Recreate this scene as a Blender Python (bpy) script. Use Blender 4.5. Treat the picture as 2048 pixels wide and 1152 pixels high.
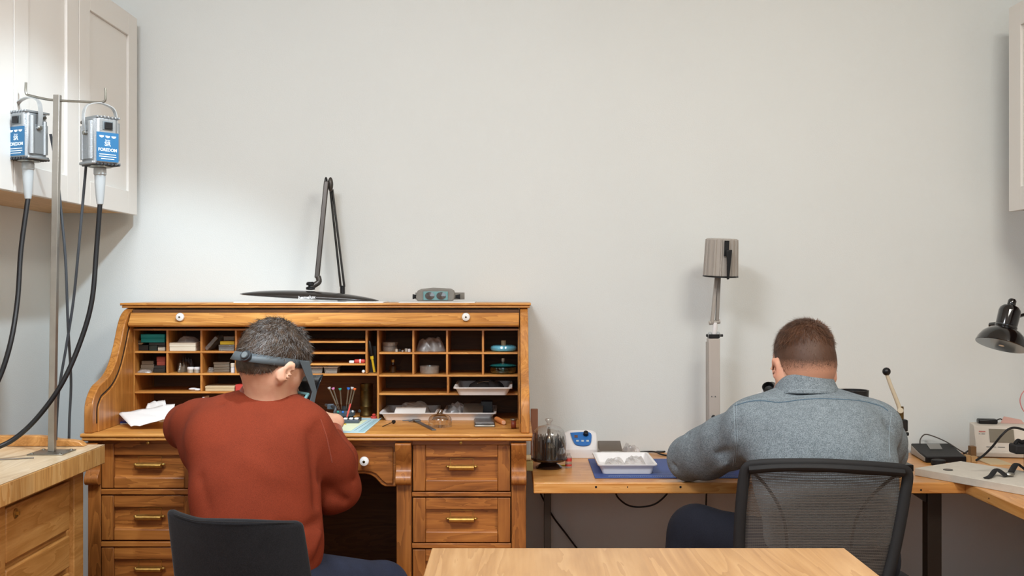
import bpy, bmesh, math, random
import numpy as np
from mathutils import Vector, Matrix, Euler
from mathutils.bvhtree import BVHTree

for _o in list(bpy.data.objects):
    bpy.data.objects.remove(_o, do_unlink=True)
SC = bpy.context.scene
COL = SC.collection
PI = math.pi
R = math.radians
random.seed(7)
rng = np.random.default_rng(7)

# ------------------------------------------------------------------ camera
EYE = 1.225
FPX = 2200.0
cam_d = bpy.data.cameras.new('camera')
cam = bpy.data.objects.new('camera', cam_d)
COL.objects.link(cam)
cam.location = (0, 0, EYE)
cam.rotation_euler = (R(90), 0, 0)
cam_d.sensor_width = 36
cam_d.lens = FPX / 2048 * 36
cam_d.clip_start = 0.05
cam_d.dof.use_dof = False
SC.camera = cam

# ------------------------------------------------------------------ world, exposure
w = bpy.data.worlds.new('World'); SC.world = w; w.use_nodes = True
w.node_tree.nodes['Background'].inputs[0].default_value = (0.75, 0.87, 1.0, 1)
w.node_tree.nodes['Background'].inputs[1].default_value = 0.6
vs = SC.view_settings
vs.view_transform = 'Standard'; vs.look = 'None'; vs.gamma = 1; vs.use_curve_mapping = False
vs.exposure = -0.13

# ------------------------------------------------------------------ lights
def area(name, loc, target, sx, sy, power, col, spread=180):
    d = bpy.data.lights.new(name, 'AREA'); d.shape = 'RECTANGLE'; d.size = sx; d.size_y = sy
    d.energy = power; d.color = col; d.spread = R(spread)
    o = bpy.data.objects.new(name, d); COL.objects.link(o); o.location = loc
    o.rotation_euler = (Vector(target) - Vector(loc)).to_track_quat('-Z', 'Y').to_euler()
    return o
# daylight entering by the window behind the camera, and the ceiling luminaires
area('window_daylight', (-0.1, -2.1, 1.75), (-0.35, 4.0, 1.2), 1.9, 1.4, 22, (0.74, 0.90, 1.0))
area('ceiling_lamp_warm', (1.15, 1.45, 2.86), (1.15, 1.9, 0), 0.8, 0.8, 66, (0.98, 0.94, 0.85))
area('ceiling_lamp_neutral', (-0.85, 1.45, 2.86), (-0.85, 1.9, 0), 0.8, 0.8, 76, (0.90, 0.94, 1.0))
# cool track spotlight over the left bench, just above the frame
sd = bpy.data.lights.new('track_spot', 'SPOT'); sd.energy = 150; sd.color = (0.72, 0.88, 1.0)
sd.spot_size = R(47); sd.spot_blend = 0.45; sd.shadow_soft_size = 0.05
so = bpy.data.objects.new('track_spot', sd); COL.objects.link(so); so.location = (-0.30, 2.2, 2.7)
so.rotation_euler = (Vector((-1.16, 3.35, 1.05)) - so.location).to_track_quat('-Z', 'Y').to_euler()

# ------------------------------------------------------------------ helpers
def P(px, py, Y):
    return Vector(((px - 1024) * Y / FPX, Y, EYE - (py - 576) * Y / FPX))
def XX(px, Y): return (px - 1024) * Y / FPX
def ZZ(py, Y): return EYE - (py - 576) * Y / FPX

def lin(c):
    if isinstance(c, str):
        c = [int(c[i:i+2], 16) / 255 for i in (0, 2, 4)]
    return tuple((v / 12.92 if v <= 0.04045 else ((v + 0.055) / 1.055) ** 2.4) for v in c) + (1,)

class MB:
    def __init__(self):
        self.v = []; self.f = []; self.M = Matrix.Identity(4)
    def add(self, vs, fs):
        n = len(self.v); M = self.M
        self.v += [tuple(M @ Vector(p)) for p in vs]
        self.f += [tuple(n + i for i in f) for f in fs]
        return self
    def box(self, x0, x1, y0, y1, z0, z1):
        if x0 > x1: x0, x1 = x1, x0
        if y0 > y1: y0, y1 = y1, y0
        if z0 > z1: z0, z1 = z1, z0
        v = [(x, y, z) for z in (z0, z1) for y in (y0, y1) for x in (x0, x1)]
        return self.add(v, [(0, 2, 3, 1), (4, 5, 7, 6), (0, 1, 5, 4), (2, 6, 7, 3), (0, 4, 6, 2), (1, 3, 7, 5)])
    def prism(self, poly, a0, a1, axis='x'):
        # poly: list of 2-D points; axis x -> (y,z), y -> (x,z), z -> (x,y)
        n = len(poly)
        def mk(p, a):
            return {'x': (a, p[0], p[1]), 'y': (p[0], a, p[1]), 'z': (p[0], p[1], a)}[axis]
        v = [mk(p, a0) for p in poly] + [mk(p, a1) for p in poly]
        f = [tuple(range(n)), tuple(range(2 * n - 1, n - 1, -1))]
        f += [(i, n + i, n + (i + 1) % n, (i + 1) % n) for i in range(n)]
        return self.add(v, f)
    def lathe(self, prof, seg=32, sx=1, sy=1, fn=None):
        v = []; f = []
        m = len(prof)
        for j in range(seg):
            a = 2 * PI * j / seg
            k = fn(a) if fn else 1
            for r, z in prof:
                v.append((r * k * math.cos(a) * sx, r * k * math.sin(a) * sy, z))
        for j in range(seg):
            for i in range(m - 1):
                a = j * m + i; b = ((j + 1) % seg) * m + i
                f.append((a, b, b + 1, a + 1))
        if prof[0][0] > 1e-5: f.append(tuple(j * m for j in range(seg))[::-1])
        if prof[-1][0] > 1e-5: f.append(tuple(j * m + m - 1 for j in range(seg)))
        return self.add(v, f)
    def cyl(self, p, q, r, seg=16, r2=None):
        p = Vector(p); q = Vector(q); d = q - p
        old = self.M
        self.M = old @ Matrix.Translation(p) @ d.to_track_quat('Z', 'Y').to_matrix().to_4x4()
        L = d.length
        self.lathe([(r, 0), (r if r2 is None else r2, L)], seg)
        self.M = old
        return self
    def ball(self, c, r, seg=16, s=(1, 1, 1)):
        old = self.M
        self.M = old @ Matrix.Translation(Vector(c)) @ Matrix.Diagonal((s[0], s[1], s[2], 1))
        n = max(6, seg // 2)
        self.lathe([(r * math.sin(PI * i / n) if 0 < i < n else 0.0, -r * math.cos(PI * i / n)) for i in range(n + 1)], seg)
        self.M = old
        return self
    def tube(self, pts, r, seg=8, smooth=6, rfn=None, flat=None):
        pts = [Vector(p) for p in pts]
        if smooth and len(pts) > 2: pts = catmull(pts, smooth)
        n = len(pts); v = []; f = []
        up = None
        for i, p in enumerate(pts):
            t = (pts[min(i + 1, n - 1)] - pts[max(i - 1, 0)])
            if t.length < 1e-9: t = Vector((0, 0, 1))
            t.normalize()
            if up is None:
                up = Vector((0, 0, 1)) if abs(t.z) < 0.9 else Vector((0, 1, 0))
            side = t.cross(up); side.normalize(); up = side.cross(t); up.normalize()
            rr = r if rfn is None else rfn(i / (n - 1))
            for j in range(seg):
                a = 2 * PI * j / seg
                fx = flat if flat else 1
                v.append(p + side * (math.cos(a) * rr) + up * (math.sin(a) * rr * fx))
        for i in range(n - 1):
            for j in range(seg):
                a = i * seg + j; b = i * seg + (j + 1) % seg
                f.append((a, b, b + seg, a + seg))
        f.append(tuple(range(seg))[::-1]); f.append(tuple(range((n - 1) * seg, n * seg)))
        return self.add(v, f)
    def grid(self, fn, nu, nv, closed_u=False):
        v = [fn(i / (nu if closed_u else nu - 1), j / (nv - 1)) for i in range(nu) for j in range(nv)]
        f = []
        for i in range(nu if closed_u else nu - 1):
            for j in range(nv - 1):
                a = i * nv + j; b = ((i + 1) % nu) * nv + j
                f.append((a, b, b + 1, a + 1))
        return self.add(v, f)

def catmull(pts, k):
    out = []
    n = len(pts)
    for i in range(n - 1):
        p0 = pts[max(i - 1, 0)]; p1 = pts[i]; p2 = pts[i + 1]; p3 = pts[min(i + 2, n - 1)]
        for s in range(k):
            t = s / k
            out.append(0.5 * ((2 * p1) + (p2 - p0) * t + (2 * p0 - 5 * p1 + 4 * p2 - p3) * t * t + (3 * p1 - p0 - 3 * p2 + p3) * t ** 3))
    out.append(pts[-1])
    return out

def meta(o, label=None, cat=None, group=None, kind=None):
    if label: o['label'] = label
    if cat: o['category'] = cat
    if group: o['group'] = group
    if kind: o['kind'] = kind
    return o

def thing(name, label, cat, loc=(0, 0, 0), group=None, rot=None):
    o = bpy.data.objects.new(name, None); COL.objects.link(o)
    o.empty_display_size = 0.05
    o.location = loc
    if rot: o.rotation_euler = rot
    return meta(o, label, cat, group)

def root_of(p):
    while p.parent: p = p.parent
    return p

def part(name, mb, m, parent=None, bevel=0, smooth=True, seg=2, label=None, local=False, autosmooth=35, solid=0, subsurf=0, kind=None):
    """link MB as one mesh. World coordinates unless local."""
    me = bpy.data.meshes.new(name)
    if parent is not None and not local: off = root_of(parent).location.copy()
    elif parent is None and not local:
        xs = np.array([tuple(v) for v in mb.v]); off = Vector(((xs[:, 0].min() + xs[:, 0].max()) / 2, (xs[:, 1].min() + xs[:, 1].max()) / 2, xs[:, 2].min()))
    else: off = Vector((0, 0, 0))
    me.from_pydata([tuple(Vector(v) - off) for v in mb.v], [], mb.f)
    bm = bmesh.new(); bm.from_mesh(me)
    bmesh.ops.recalc_face_normals(bm, faces=bm.faces)
    bm.to_mesh(me); bm.free()
    o = bpy.data.objects.new(name, me); COL.objects.link(o)
    if parent is not None: o.parent = parent
    elif not local: o.location = off
    me.materials.append(m)
    if bevel:
        b = o.modifiers.new('bevel', 'BEVEL'); b.width = bevel; b.segments = seg; b.limit_method = 'ANGLE'; b.angle_limit = R(40)
    if solid:
        s = o.modifiers.new('solid', 'SOLIDIFY'); s.thickness = solid; s.offset = 0
    if subsurf:
        s = o.modifiers.new('sub', 'SUBSURF'); s.levels = subsurf; s.render_levels = subsurf
    if smooth:
        me.polygons.foreach_set('use_smooth', [True] * len(me.polygons))
        if autosmooth:
            try: me.set_sharp_from_angle(angle=R(autosmooth))
            except Exception: pass
    if label: o['label'] = label
    if kind: o['kind'] = kind
    return o

def single(name, mb, m, label, cat, group=None, **k):
    o = part(name, mb, m, None, **k)
    return meta(o, label, cat, group)

def struct(name, mb, m, **k):
    o = part(name, mb, m, None, **k); o['kind'] = 'structure'; return o

def text_part(name, body, size, m, parent, M, extrude=0.0003, align='CENTER', bold=0.0):
    c = bpy.data.curves.new('tmp_text', 'FONT'); c.body = body; c.size = size; c.extrude = extrude
    c.align_x = align; c.align_y = 'CENTER'; c.offset = bold
    t = bpy.data.objects.new('tmp_text', c); COL.objects.link(t)
    dg = bpy.context.evaluated_depsgraph_get()
    me = bpy.data.meshes.new_from_object(t.evaluated_get(dg))
    bpy.data.objects.remove(t, do_unlink=True); bpy.data.curves.remove(c)
    off = Matrix.Translation(-root_of(parent).location)
    me.transform(off @ M)
    me.materials.clear(); me.materials.append(m)
    o = bpy.data.objects.new(name, me); COL.objects.link(o); o.parent = parent
    return o

# ------------------------------------------------------------------ materials
MATS = {}
def mat(name, col, rough=0.5, metal=0, bump=0, bscale=60, coat=0, sheen=0, trans=0, var=0, vscale=8, spec=0.5, emit=0, alpha=1, ior=1.45):
    if name in MATS: return MATS[name]
    m = bpy.data.materials.new(name); m.use_nodes = True
    nt = m.node_tree; b = nt.nodes['Principled BSDF']
    c = lin(col)
    b.inputs['Base Color'].default_value = c
    b.inputs['Roughness'].default_value = rough
    b.inputs['Metallic'].default_value = metal
    b.inputs['IOR'].default_value = ior
    b.inputs['Specular IOR Level'].default_value = spec
    b.inputs['Coat Weight'].default_value = coat
    b.inputs['Coat Roughness'].default_value = 0.12
    b.inputs['Sheen Weight'].default_value = sheen
    b.inputs['Transmission Weight'].default_value = trans
    b.inputs['Alpha'].default_value = alpha
    if emit:
        b.inputs['Emission Color'].default_value = c; b.inputs['Emission Strength'].default_value = emit
    tc = None
    if var or bump: tc = nt.nodes.new('ShaderNodeTexCoord')
    if var:
        n = nt.nodes.new('ShaderNodeTexNoise'); n.inputs['Scale'].default_value = vscale; n.inputs['Detail'].default_value = 6
        nt.links.new(tc.outputs['Object'], n.inputs['Vector'])
        r = nt.nodes.new('ShaderNodeValToRGB')
        r.color_ramp.elements[0].position = 0.3; r.color_ramp.elements[1].position = 0.7
        r.color_ramp.elements[0].color = tuple(v * (1 - var) for v in c[:3]) + (1,)
        r.color_ramp.elements[1].color = tuple(min(1, v * (1 + var)) for v in c[:3]) + (1,)
        nt.links.new(n.outputs['Fac'], r.inputs['Fac']); nt.links.new(r.outputs['Color'], b.inputs['Base Color'])
    if bump:
        n = nt.nodes.new('ShaderNodeTexNoise'); n.inputs['Scale'].default_value = bscale; n.inputs['Detail'].default_value = 4
        nt.links.new(tc.outputs['Object'], n.inputs['Vector'])
        bp = nt.nodes.new('ShaderNodeBump'); bp.inputs['Strength'].default_value = bump; bp.inputs['Distance'].default_value = 0.002
        nt.links.new(n.outputs['Fac'], bp.inputs['Height']); nt.links.new(bp.outputs['Normal'], b.inputs['Normal'])
    MATS[name] = m
    return m

def wood(name, c_dark, c_mid, c_light, axis='x', rough=0.42, coat=0.25, scale=1.0, ring=1.0, stave=None):
    """grain runs along axis"""
    m = bpy.data.materials.new(name); m.use_nodes = True
    nt = m.node_tree; N = nt.nodes; L = nt.links; b = N['Principled BSDF']
    tc = N.new('ShaderNodeTexCoord'); mp = N.new('ShaderNodeMapping')
    s = [9 * scale] * 3; s['xyz'.index(axis)] = 0.9 * scale
    mp.inputs['Scale'].default_value = s
    L.new(tc.outputs['Object'], mp.inputs['Vector'])
    n1 = N.new('ShaderNodeTexNoise'); n1.inputs['Scale'].default_value = 1.6 * ring; n1.inputs['Detail'].default_value = 5; n1.inputs['Distortion'].default_value = 0.9
    L.new(mp.outputs['Vector'], n1.inputs['Vector'])
    # rings
    mul = N.new('ShaderNodeMath'); mul.operation = 'MULTIPLY'; mul.inputs[1].default_value = 9.0
    fr = N.new('ShaderNodeMath'); fr.operation = 'FRACT'
    L.new(n1.outputs['Fac'], mul.inputs[0]); L.new(mul.outputs[0], fr.inputs[0])
    mp2 = N.new('ShaderNodeMapping'); s2 = [150 * scale] * 3; s2['xyz'.index(axis)] = 5 * scale
    mp2.inputs['Scale'].default_value = s2; L.new(tc.outputs['Object'], mp2.inputs['Vector'])
    n2 = N.new('ShaderNodeTexNoise'); n2.inputs['Scale'].default_value = 1.5; n2.inputs['Detail'].default_value = 3
    L.new(mp2.outputs['Vector'], n2.inputs['Vector'])
    mx = N.new('ShaderNodeMix'); mx.data_type = 'FLOAT'; mx.inputs['Factor'].default_value = 0.5
    L.new(fr.outputs[0], mx.inputs[2]); L.new(n2.outputs['Fac'], mx.inputs[3])
    mx2 = N.new('ShaderNodeMix'); mx2.data_type = 'FLOAT'; mx2.inputs['Factor'].default_value = 0.55
    L.new(mx.outputs[0], mx2.inputs[2]); L.new(n1.outputs['Fac'], mx2.inputs[3])
    r = N.new('ShaderNodeValToRGB'); e = r.color_ramp.elements
    e[0].position = 0.28; e[0].color = lin(c_dark); e[1].position = 0.72; e[1].color = lin(c_light)
    k = e.new(0.5); k.color = lin(c_mid)
    L.new(mx2.outputs[0], r.inputs['Fac'])
    out = r.outputs['Color']
    if stave:
        ax, wdt, ln = stave      # width axis index, stave width, stave length along the grain
        sep = N.new('ShaderNodeSeparateXYZ'); L.new(tc.outputs['Object'], sep.inputs[0])
        def M(op, a, bb):
            q = N.new('ShaderNodeMath'); q.operation = op
            for i, z in enumerate((a, bb)):
                if z is None: continue
                if isinstance(z, (int, float)): q.inputs[i].default_value = z
                else: L.new(z, q.inputs[i])
            return q.outputs[0]
        row = M('FLOOR', M('DIVIDE', sep.outputs[ax], wdt), None)
        off = M('MULTIPLY', row, 0.37)
        ga = 'xyz'.index(axis)
        colm = M('FLOOR', M('ADD', M('DIVIDE', sep.outputs[ga], ln), off), None)
        cb = N.new('ShaderNodeCombineXYZ'); L.new(row, cb.inputs[0]); L.new(colm, cb.inputs[1])
        wn = N.new('ShaderNodeTexWhiteNoise'); wn.noise_dimensions = '2D'; L.new(cb.outputs[0], wn.inputs['Vector'])
        hv = N.new('ShaderNodeHueSaturation')
        val = M('ADD', M('MULTIPLY', wn.outputs['Value'], 0.22), 0.88)
        L.new(val, hv.inputs['Value']); L.new(out, hv.inputs['Color']); out = hv.outputs['Color']
    L.new(out, b.inputs['Base Color'])
    b.inputs['Roughness'].default_value = rough
    b.inputs['Coat Weight'].default_value = coat; b.inputs['Coat Roughness'].default_value = 0.25
    bp = N.new('ShaderNodeBump'); bp.inputs['Strength'].default_value = 0.12; bp.inputs['Distance'].default_value = 0.001
    L.new(n2.outputs['Fac'], bp.inputs['Height']); L.new(bp.outputs['Normal'], b.inputs['Normal'])
    MATS[name] = m
    return m

def glass(name, tint='ffffff', rough=0.03, refl=1.0, base=0.0, milk=0.0):
    """thin clear glass or plastic: see-through with fresnel reflections"""
    m = bpy.data.materials.new(name); m.use_nodes = True
    nt = m.node_tree; N = nt.nodes; L = nt.links
    for n in list(N): N.remove(n)
    o = N.new('ShaderNodeOutputMaterial'); t = N.new('ShaderNodeBsdfTransparent'); g = N.new('ShaderNodeBsdfGlossy')
    t.inputs[0].default_value = lin(tint); g.inputs['Roughness'].default_value = rough
    lw = N.new('ShaderNodeLayerWeight'); lw.inputs['Blend'].default_value = 0.35
    mu = N.new('ShaderNodeMath'); mu.operation = 'MULTIPLY_ADD'; mu.inputs[1].default_value = 0.75 * refl; mu.inputs[2].default_value = 0.04 + base; mu.use_clamp = True
    L.new(lw.outputs['Facing'], mu.inputs[0])
    mx = N.new('ShaderNodeMixShader'); L.new(mu.outputs[0], mx.inputs[0]); L.new(t.outputs[0], mx.inputs[1]); L.new(g.outputs[0], mx.inputs[2])
    if milk:
        df = N.new('ShaderNodeBsdfDiffuse'); df.inputs[0].default_value = lin(tint); m2_ = N.new('ShaderNodeMixShader'); m2_.inputs[0].default_value = milk
        L.new(mx.outputs[0], m2_.inputs[1]); L.new(df.outputs[0], m2_.inputs[2]); mx = m2_
    L.new(mx.outputs[0], o.inputs[0])
    MATS[name] = m
    return m

def fabric(name, col, scale=900, var=0.12, rough=0.9, bump=0.3, weave=True, sheen=0.3, stretch=(1, 1, 1), mottled=0.1, mscale=14, col2=None):
    m = bpy.data.materials.new(name); m.use_nodes = True
    nt = m.node_tree; N = nt.nodes; L = nt.links; b = N['Principled BSDF']
    tc = N.new('ShaderNodeTexCoord'); mp = N.new('ShaderNodeMapping'); mp.inputs['Scale'].default_value = stretch
    L.new(tc.outputs['Object'], mp.inputs['Vector'])
    n = N.new('ShaderNodeTexNoise'); n.inputs['Scale'].default_value = scale; n.inputs['Detail'].default_value = 2
    L.new(mp.outputs['Vector'], n.inputs['Vector'])
    n2 = N.new('ShaderNodeTexNoise'); n2.inputs['Scale'].default_value = mscale; n2.inputs['Detail'].default_value = 5
    L.new(tc.outputs['Object'], n2.inputs['Vector'])
    mx = N.new('ShaderNodeMix'); mx.data_type = 'FLOAT'; mx.inputs['Factor'].default_value = mottled / (mottled + var)
    L.new(n.outputs['Fac'], mx.inputs[2]); L.new(n2.outputs['Fac'], mx.inputs[3])
    r = N.new('ShaderNodeValToRGB'); e = r.color_ramp.elements
    c = lin(col); tot = var + mottled
    e[0].position = 0.35; e[1].position = 0.65
    e[0].color = tuple(v * (1 - tot) for v in c[:3]) + (1,)
    e[1].color = lin(col2) if col2 else tuple(min(1, v * (1 + tot)) for v in c[:3]) + (1,)
    L.new(mx.outputs[0], r.inputs['Fac']); L.new(r.outputs['Color'], b.inputs['Base Color'])
    b.inputs['Roughness'].default_value = rough; b.inputs['Sheen Weight'].default_value = sheen
    b.inputs['Specular IOR Level'].default_value = 0.2
    bp = N.new('ShaderNodeBump'); bp.inputs['Strength'].default_value = bump; bp.inputs['Distance'].default_value = 0.001
    L.new(n.outputs['Fac'], bp.inputs['Height']); L.new(bp.outputs['Normal'], b.inputs['Normal'])
    MATS[name] = m
    return m

m_wall = mat('painted plaster', 'd9dcda', 0.85, bump=0.25, bscale=260, var=0.012, vscale=3)
m_ceil = mat('ceiling paint', 'efece6', 0.9)
m_floor = wood('oak floor', '7a481f', 'a0652f', 'bd8145', 'y', 0.5, 0.1, stave=(0, 0.12, 0.9))
m_base = mat('white trim', 'e6e3dd', 0.5)
m_oak = wood('honey oak along', 'a4652a', 'c98a42', 'e0a65c', 'x')  # lightened so the colour carries the stronger light on the upper desk
m_oakv = wood('honey oak upright', '955a22', 'b87836', 'd0924a', 'z')
m_oaky = wood('honey oak deep', '87501c', 'a8682c', 'bd7d3e', 'y')
m_oakd = wood('shaded oak along', '7a4414', 'a4632a', 'c07c38', 'x')  # same oak, darkened to carry the weaker light on drawers and pedestals
m_oakdv = wood('shaded oak upright', '764316', '9c5e28', 'b67434', 'z')  # upright-grain copy, with the same lower-desk shade in its colour
m_inner = wood('shadowed back board', '4a2c14', '5c391c', '6d4525', 'x', rough=0.7, coat=0)  # dark wood, with the shade of recesses and an underside in its colour
m_pine = wood('lacquered pine', 'b5722e', 'cf8f48', 'e0a966', 'x', rough=0.35, coat=0.4, stave=(1, 0.09, 3))
m_piney = wood('lacquered pine deep', 'b5722e', 'cf8f48', 'e0a966', 'y', rough=0.35, coat=0.4, stave=(0, 0.09, 3))
m_beech = wood('butcher block', 'a8743c', 'c99758', 'dab27a', 'z', rough=0.4, coat=0.3, stave=(1, 0.12, 3))
m_beecht = wood('pale bench top', 'b79a74', 'cdb491', 'ddc9ab', 'y', rough=0.28, coat=0.3, stave=(0, 0.06, 0.8))  # paler, glossier wood than the bench edges
m_beechp = wood('bench panel wood', 'a06a2e', 'b98042', 'cb9455', 'y', rough=0.45, coat=0.2)
m_maple = wood('maple table', '966a38', 'aa7f4c', 'b99160', 'y', rough=0.38, coat=0.35, scale=0.8, ring=0.7, stave=(0, 0.19, 2.5))
m_cabinet = mat('white lacquer', 'dedad4', 0.38, coat=0.1)
m_birch = wood('birch ply', 'b98d50', 'cfa467', 'dcb67d', 'y', rough=0.5)
m_black = mat('black plastic', '121214', 0.35)
m_blackm = mat('matt black', '161618', 0.7)
m_blackg = mat('gloss black enamel', '08080a', 0.08, coat=0.8)
m_steel = mat('brushed steel', '9a9890', 0.32, 1.0, bump=0.1, bscale=200)
m_steeld = mat('dull steel post', '6e675f', 0.42, 1.0, var=0.2, vscale=20)
m_chrome = mat('chrome', 'd5d5d8', 0.08, 1.0)
m_alu = mat('cast aluminium', 'a9adb0', 0.38, 0.85, bump=0.35, bscale=420)
m_brass = mat('aged brass', 'c59d55', 0.38, 0.85, var=0.2, vscale=60)
m_bronze = mat('dark brass', '5b4a2c', 0.45, 1.0, var=0.4, vscale=30)
m_ceramic = mat('white ceramic', 'f0eeea', 0.12, coat=0.6)
m_whitep = mat('white plastic', 'e8e6e6', 0.35)
m_paper = mat('white paper', 'efeeec', 0.8)
m_glass = glass('clear glass')
m_clear = glass('clear plastic', 'f0eeea', rough=0.12, refl=0.7, base=0.06, milk=.12)
m_bag = glass('plastic bag', 'f2f1f0', rough=0.25, refl=.5, base=0.03, milk=.22)
m_tealglass = glass('teal glass', '5fb8b0', rough=0.05, refl=0.9, base=0.06)
m_greyp = mat('grey plastic', '6d7476', 0.4)
m_greyd = mat('charcoal plastic', '33373b', 0.45)
m_blueg = mat('blue grey plastic', '5a6e78', 0.4)
m_cordblack = mat('black rubber', '141416', 0.42)
m_cordgrey = mat('grey cord', '3b3f44', 0.5)
m_dark = mat('shadow black', '0c0a09', 0.8)  # black standing in for shade inside the track groove and bolt holes
# ================================================================== THE ROOM
WY = 4.0; LX = -1.667; RX = 2.05; FY = -2.3; CZ = 2.9
struct('wall_back', MB().box(LX - .1, RX + .1, WY, WY + .1, 0, CZ), m_wall)
struct('wall_left', MB().box(LX - .1, LX, FY, WY, 0, CZ), m_wall)
struct('wall_right', MB().box(RX, RX + .1, FY, WY, 0, CZ), m_wall)
struct('floor', MB().box(LX - .1, RX + .1, FY - .1, WY + .1, -.05, 0), m_floor)
struct('ceiling', MB().box(LX - .1, RX + .1, FY - .1, WY + .1, CZ, CZ + .05), m_ceil)
mb = MB()   # wall behind the camera with a window opening
mb.box(LX - .1, -1.15, FY - .1, FY, 0, CZ).box(.95, RX + .1, FY - .1, FY, 0, CZ)
mb.box(-1.15, .95, FY - .1, FY, 0, .95).box(-1.15, .95, FY - .1, FY, 2.5, CZ)
struct('wall_front', mb, m_wall)
mb = MB().box(-1.15, .95, FY - .08, FY - .04, .95, 1.0).box(-1.15, .95, FY - .08, FY - .04, 2.45, 2.5)
mb.box(-1.15, -1.1, FY - .08, FY - .04, 1.0, 2.45).box(.9, .95, FY - .08, FY - .04, 1.0, 2.45).box(-.13, -.07, FY - .08, FY - .04, 1.0, 2.45)
struct('window_1', mb, m_base)
struct('baseboard_back', MB().box(LX + .015, RX - .015, WY - .015, WY, 0, .09), m_base, bevel=.003)
struct('baseboard_left', MB().box(LX, LX + .015, FY, WY - .015, 0, .09), m_base, bevel=.003)
struct('baseboard_right', MB().box(RX - .015, RX, FY, WY - .015, 0, .09), m_base, bevel=.003)

# ================================================================== WALL CABINETS
def door_mesh(xf, y0, y1, z0, z1, s, fr=.088):
    """shaker door on a face at x=xf; s=+1 faces +X, s=-1 faces -X"""
    g = .0025; t = .018 * s
    y0 += g; y1 -= g
    mb = MB()
    mb.box(xf - t, xf, y0, y0 + fr, z0, z1).box(xf - t, xf, y1 - fr, y1, z0, z1)
    mb.box(xf - t, xf, y0 + fr, y1 - fr, z0, z0 + fr * .9).box(xf - t, xf, y0 + fr, y1 - fr, z1 - fr * .9, z1)
    mb.box(xf - t, xf - t * .45, y0 + fr, y1 - fr, z0 + fr * .9, z1 - fr * .9)
    return mb
cz0, cz1 = 1.492, 2.191
cab = thing('wall_cabinet', 'white wall cabinet with recessed panel doors on the left wall above the workbench', 'cabinet', (-1.5, 3.2, cz0))
FX = -1.345
mb = MB().box(LX + .002, FX - .020, 2.0, 3.95, cz0 + .018, cz1)
part('cabinet_body', mb, m_cabinet, cab, bevel=.001)
part('underside_board', MB().box(LX + .002, FX - .020, 2.0, 3.95, cz0 + .002, cz0 + .0175), m_birch, cab, label='bare birch underside board')
for a, b in ((2.0, 2.485), (2.485, 2.97), (2.97, 3.417), (3.417, 3.95)):
    part('door', door_mesh(FX, a, b, cz0 - .006, cz1, 1), m_cabinet, cab, bevel=.0015)
cab = thing('wall_cabinet', 'white wall cabinet at the right edge, over the angled end of the pine desk', 'cabinet', (1.88, 3.2, cz0))
GX = 1.724
part('cabinet_body', MB().box(GX + .020, RX - .002, 2.0, 3.82, cz0 + .018, 2.197), m_cabinet, cab, bevel=.001)
part('underside_board', MB().box(GX + .020, RX - .002, 2.0, 3.82, cz0 + .002, cz0 + .0175), m_inner, cab)
for a, b in ((2.0, 2.42), (2.42, 2.88), (2.88, 3.35), (3.35, 3.82)):
    part('door', door_mesh(GX, a, b, cz0 - .002, 2.197, -1), m_cabinet, cab, bevel=.0015)

# ================================================================== ROLL TOP DESK
DZ = .779; DF = 3.36; PF = 3.73
desk = thing('roll_top_desk', 'honey oak roll top desk with open tambour, pigeonholes and two drawer pedestals', 'desk', (-.63, 3.68, 0))
XL0, XL1 = -1.313, -1.287; XR0, XR1 = .027, .054
# desktop with a double rounded lip
def lip(y0, z1, th):   # front nose profile (y,z)
    r = th / 2
    return [(WY - .02, z1), (y0 + r, z1)] + [(y0 + r - r * math.sin(a), z1 - r + r * math.cos(a)) for a in [PI * i / 8 for i in range(1, 8)]] + [(y0 + r, z1 - th), (WY - .02, z1 - th)]
part('desktop', MB().prism(lip(DF, DZ, .012), -1.3195, .0626, 'x'), m_oak, desk)
part('desktop_lip', MB().prism(lip(DF + .004, DZ - .0125, .010), -1.316, .060, 'x'), m_oak, desk)
# S-curved sides
S = [(3.373, .7795), (3.373, .85), (3.380, .868), (3.395, .885), (3.429, .918), (3.480, .925 + .004), (3.522, .940), (3.560, .962), (3.586, .978), (3.602, .992), (3.618, 1.010), (3.632, 1.030), (3.643, 1.048),
     (3.655, 1.075), (3.668, 1.100), (3.683, 1.122), (3.703, 1.140), (3.725, 1.151), (3.750, 1.156)]
S = [(3.373, .7795), (3.373, .815), (3.3735, .845), (3.380, .872), (3.400, .897), (3.432, .919), (3.480, .932), (3.522, .946), (3.558, .967), (3.588, .995), (3.608, 1.022), (3.628, 1.052),
     (3.645, 1.082), (3.660, 1.106), (3.680, 1.128), (3.703, 1.143), (3.725, 1.151), (3.750, 1.1565)]
Sv = catmull([Vector((a, b, 0)) for a, b in S], 4)
Sp = [(p.x, p.y) for p in Sv]
for (a, b) in ((XL0, XL1), (XR0, XR1)):
    part('side_panel', MB().prism([(WY - .02, .7795)] + Sp + [(WY - .02, 1.1565)], a, b, 'x'), m_oakv, desk, bevel=.003, seg=3)
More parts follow.
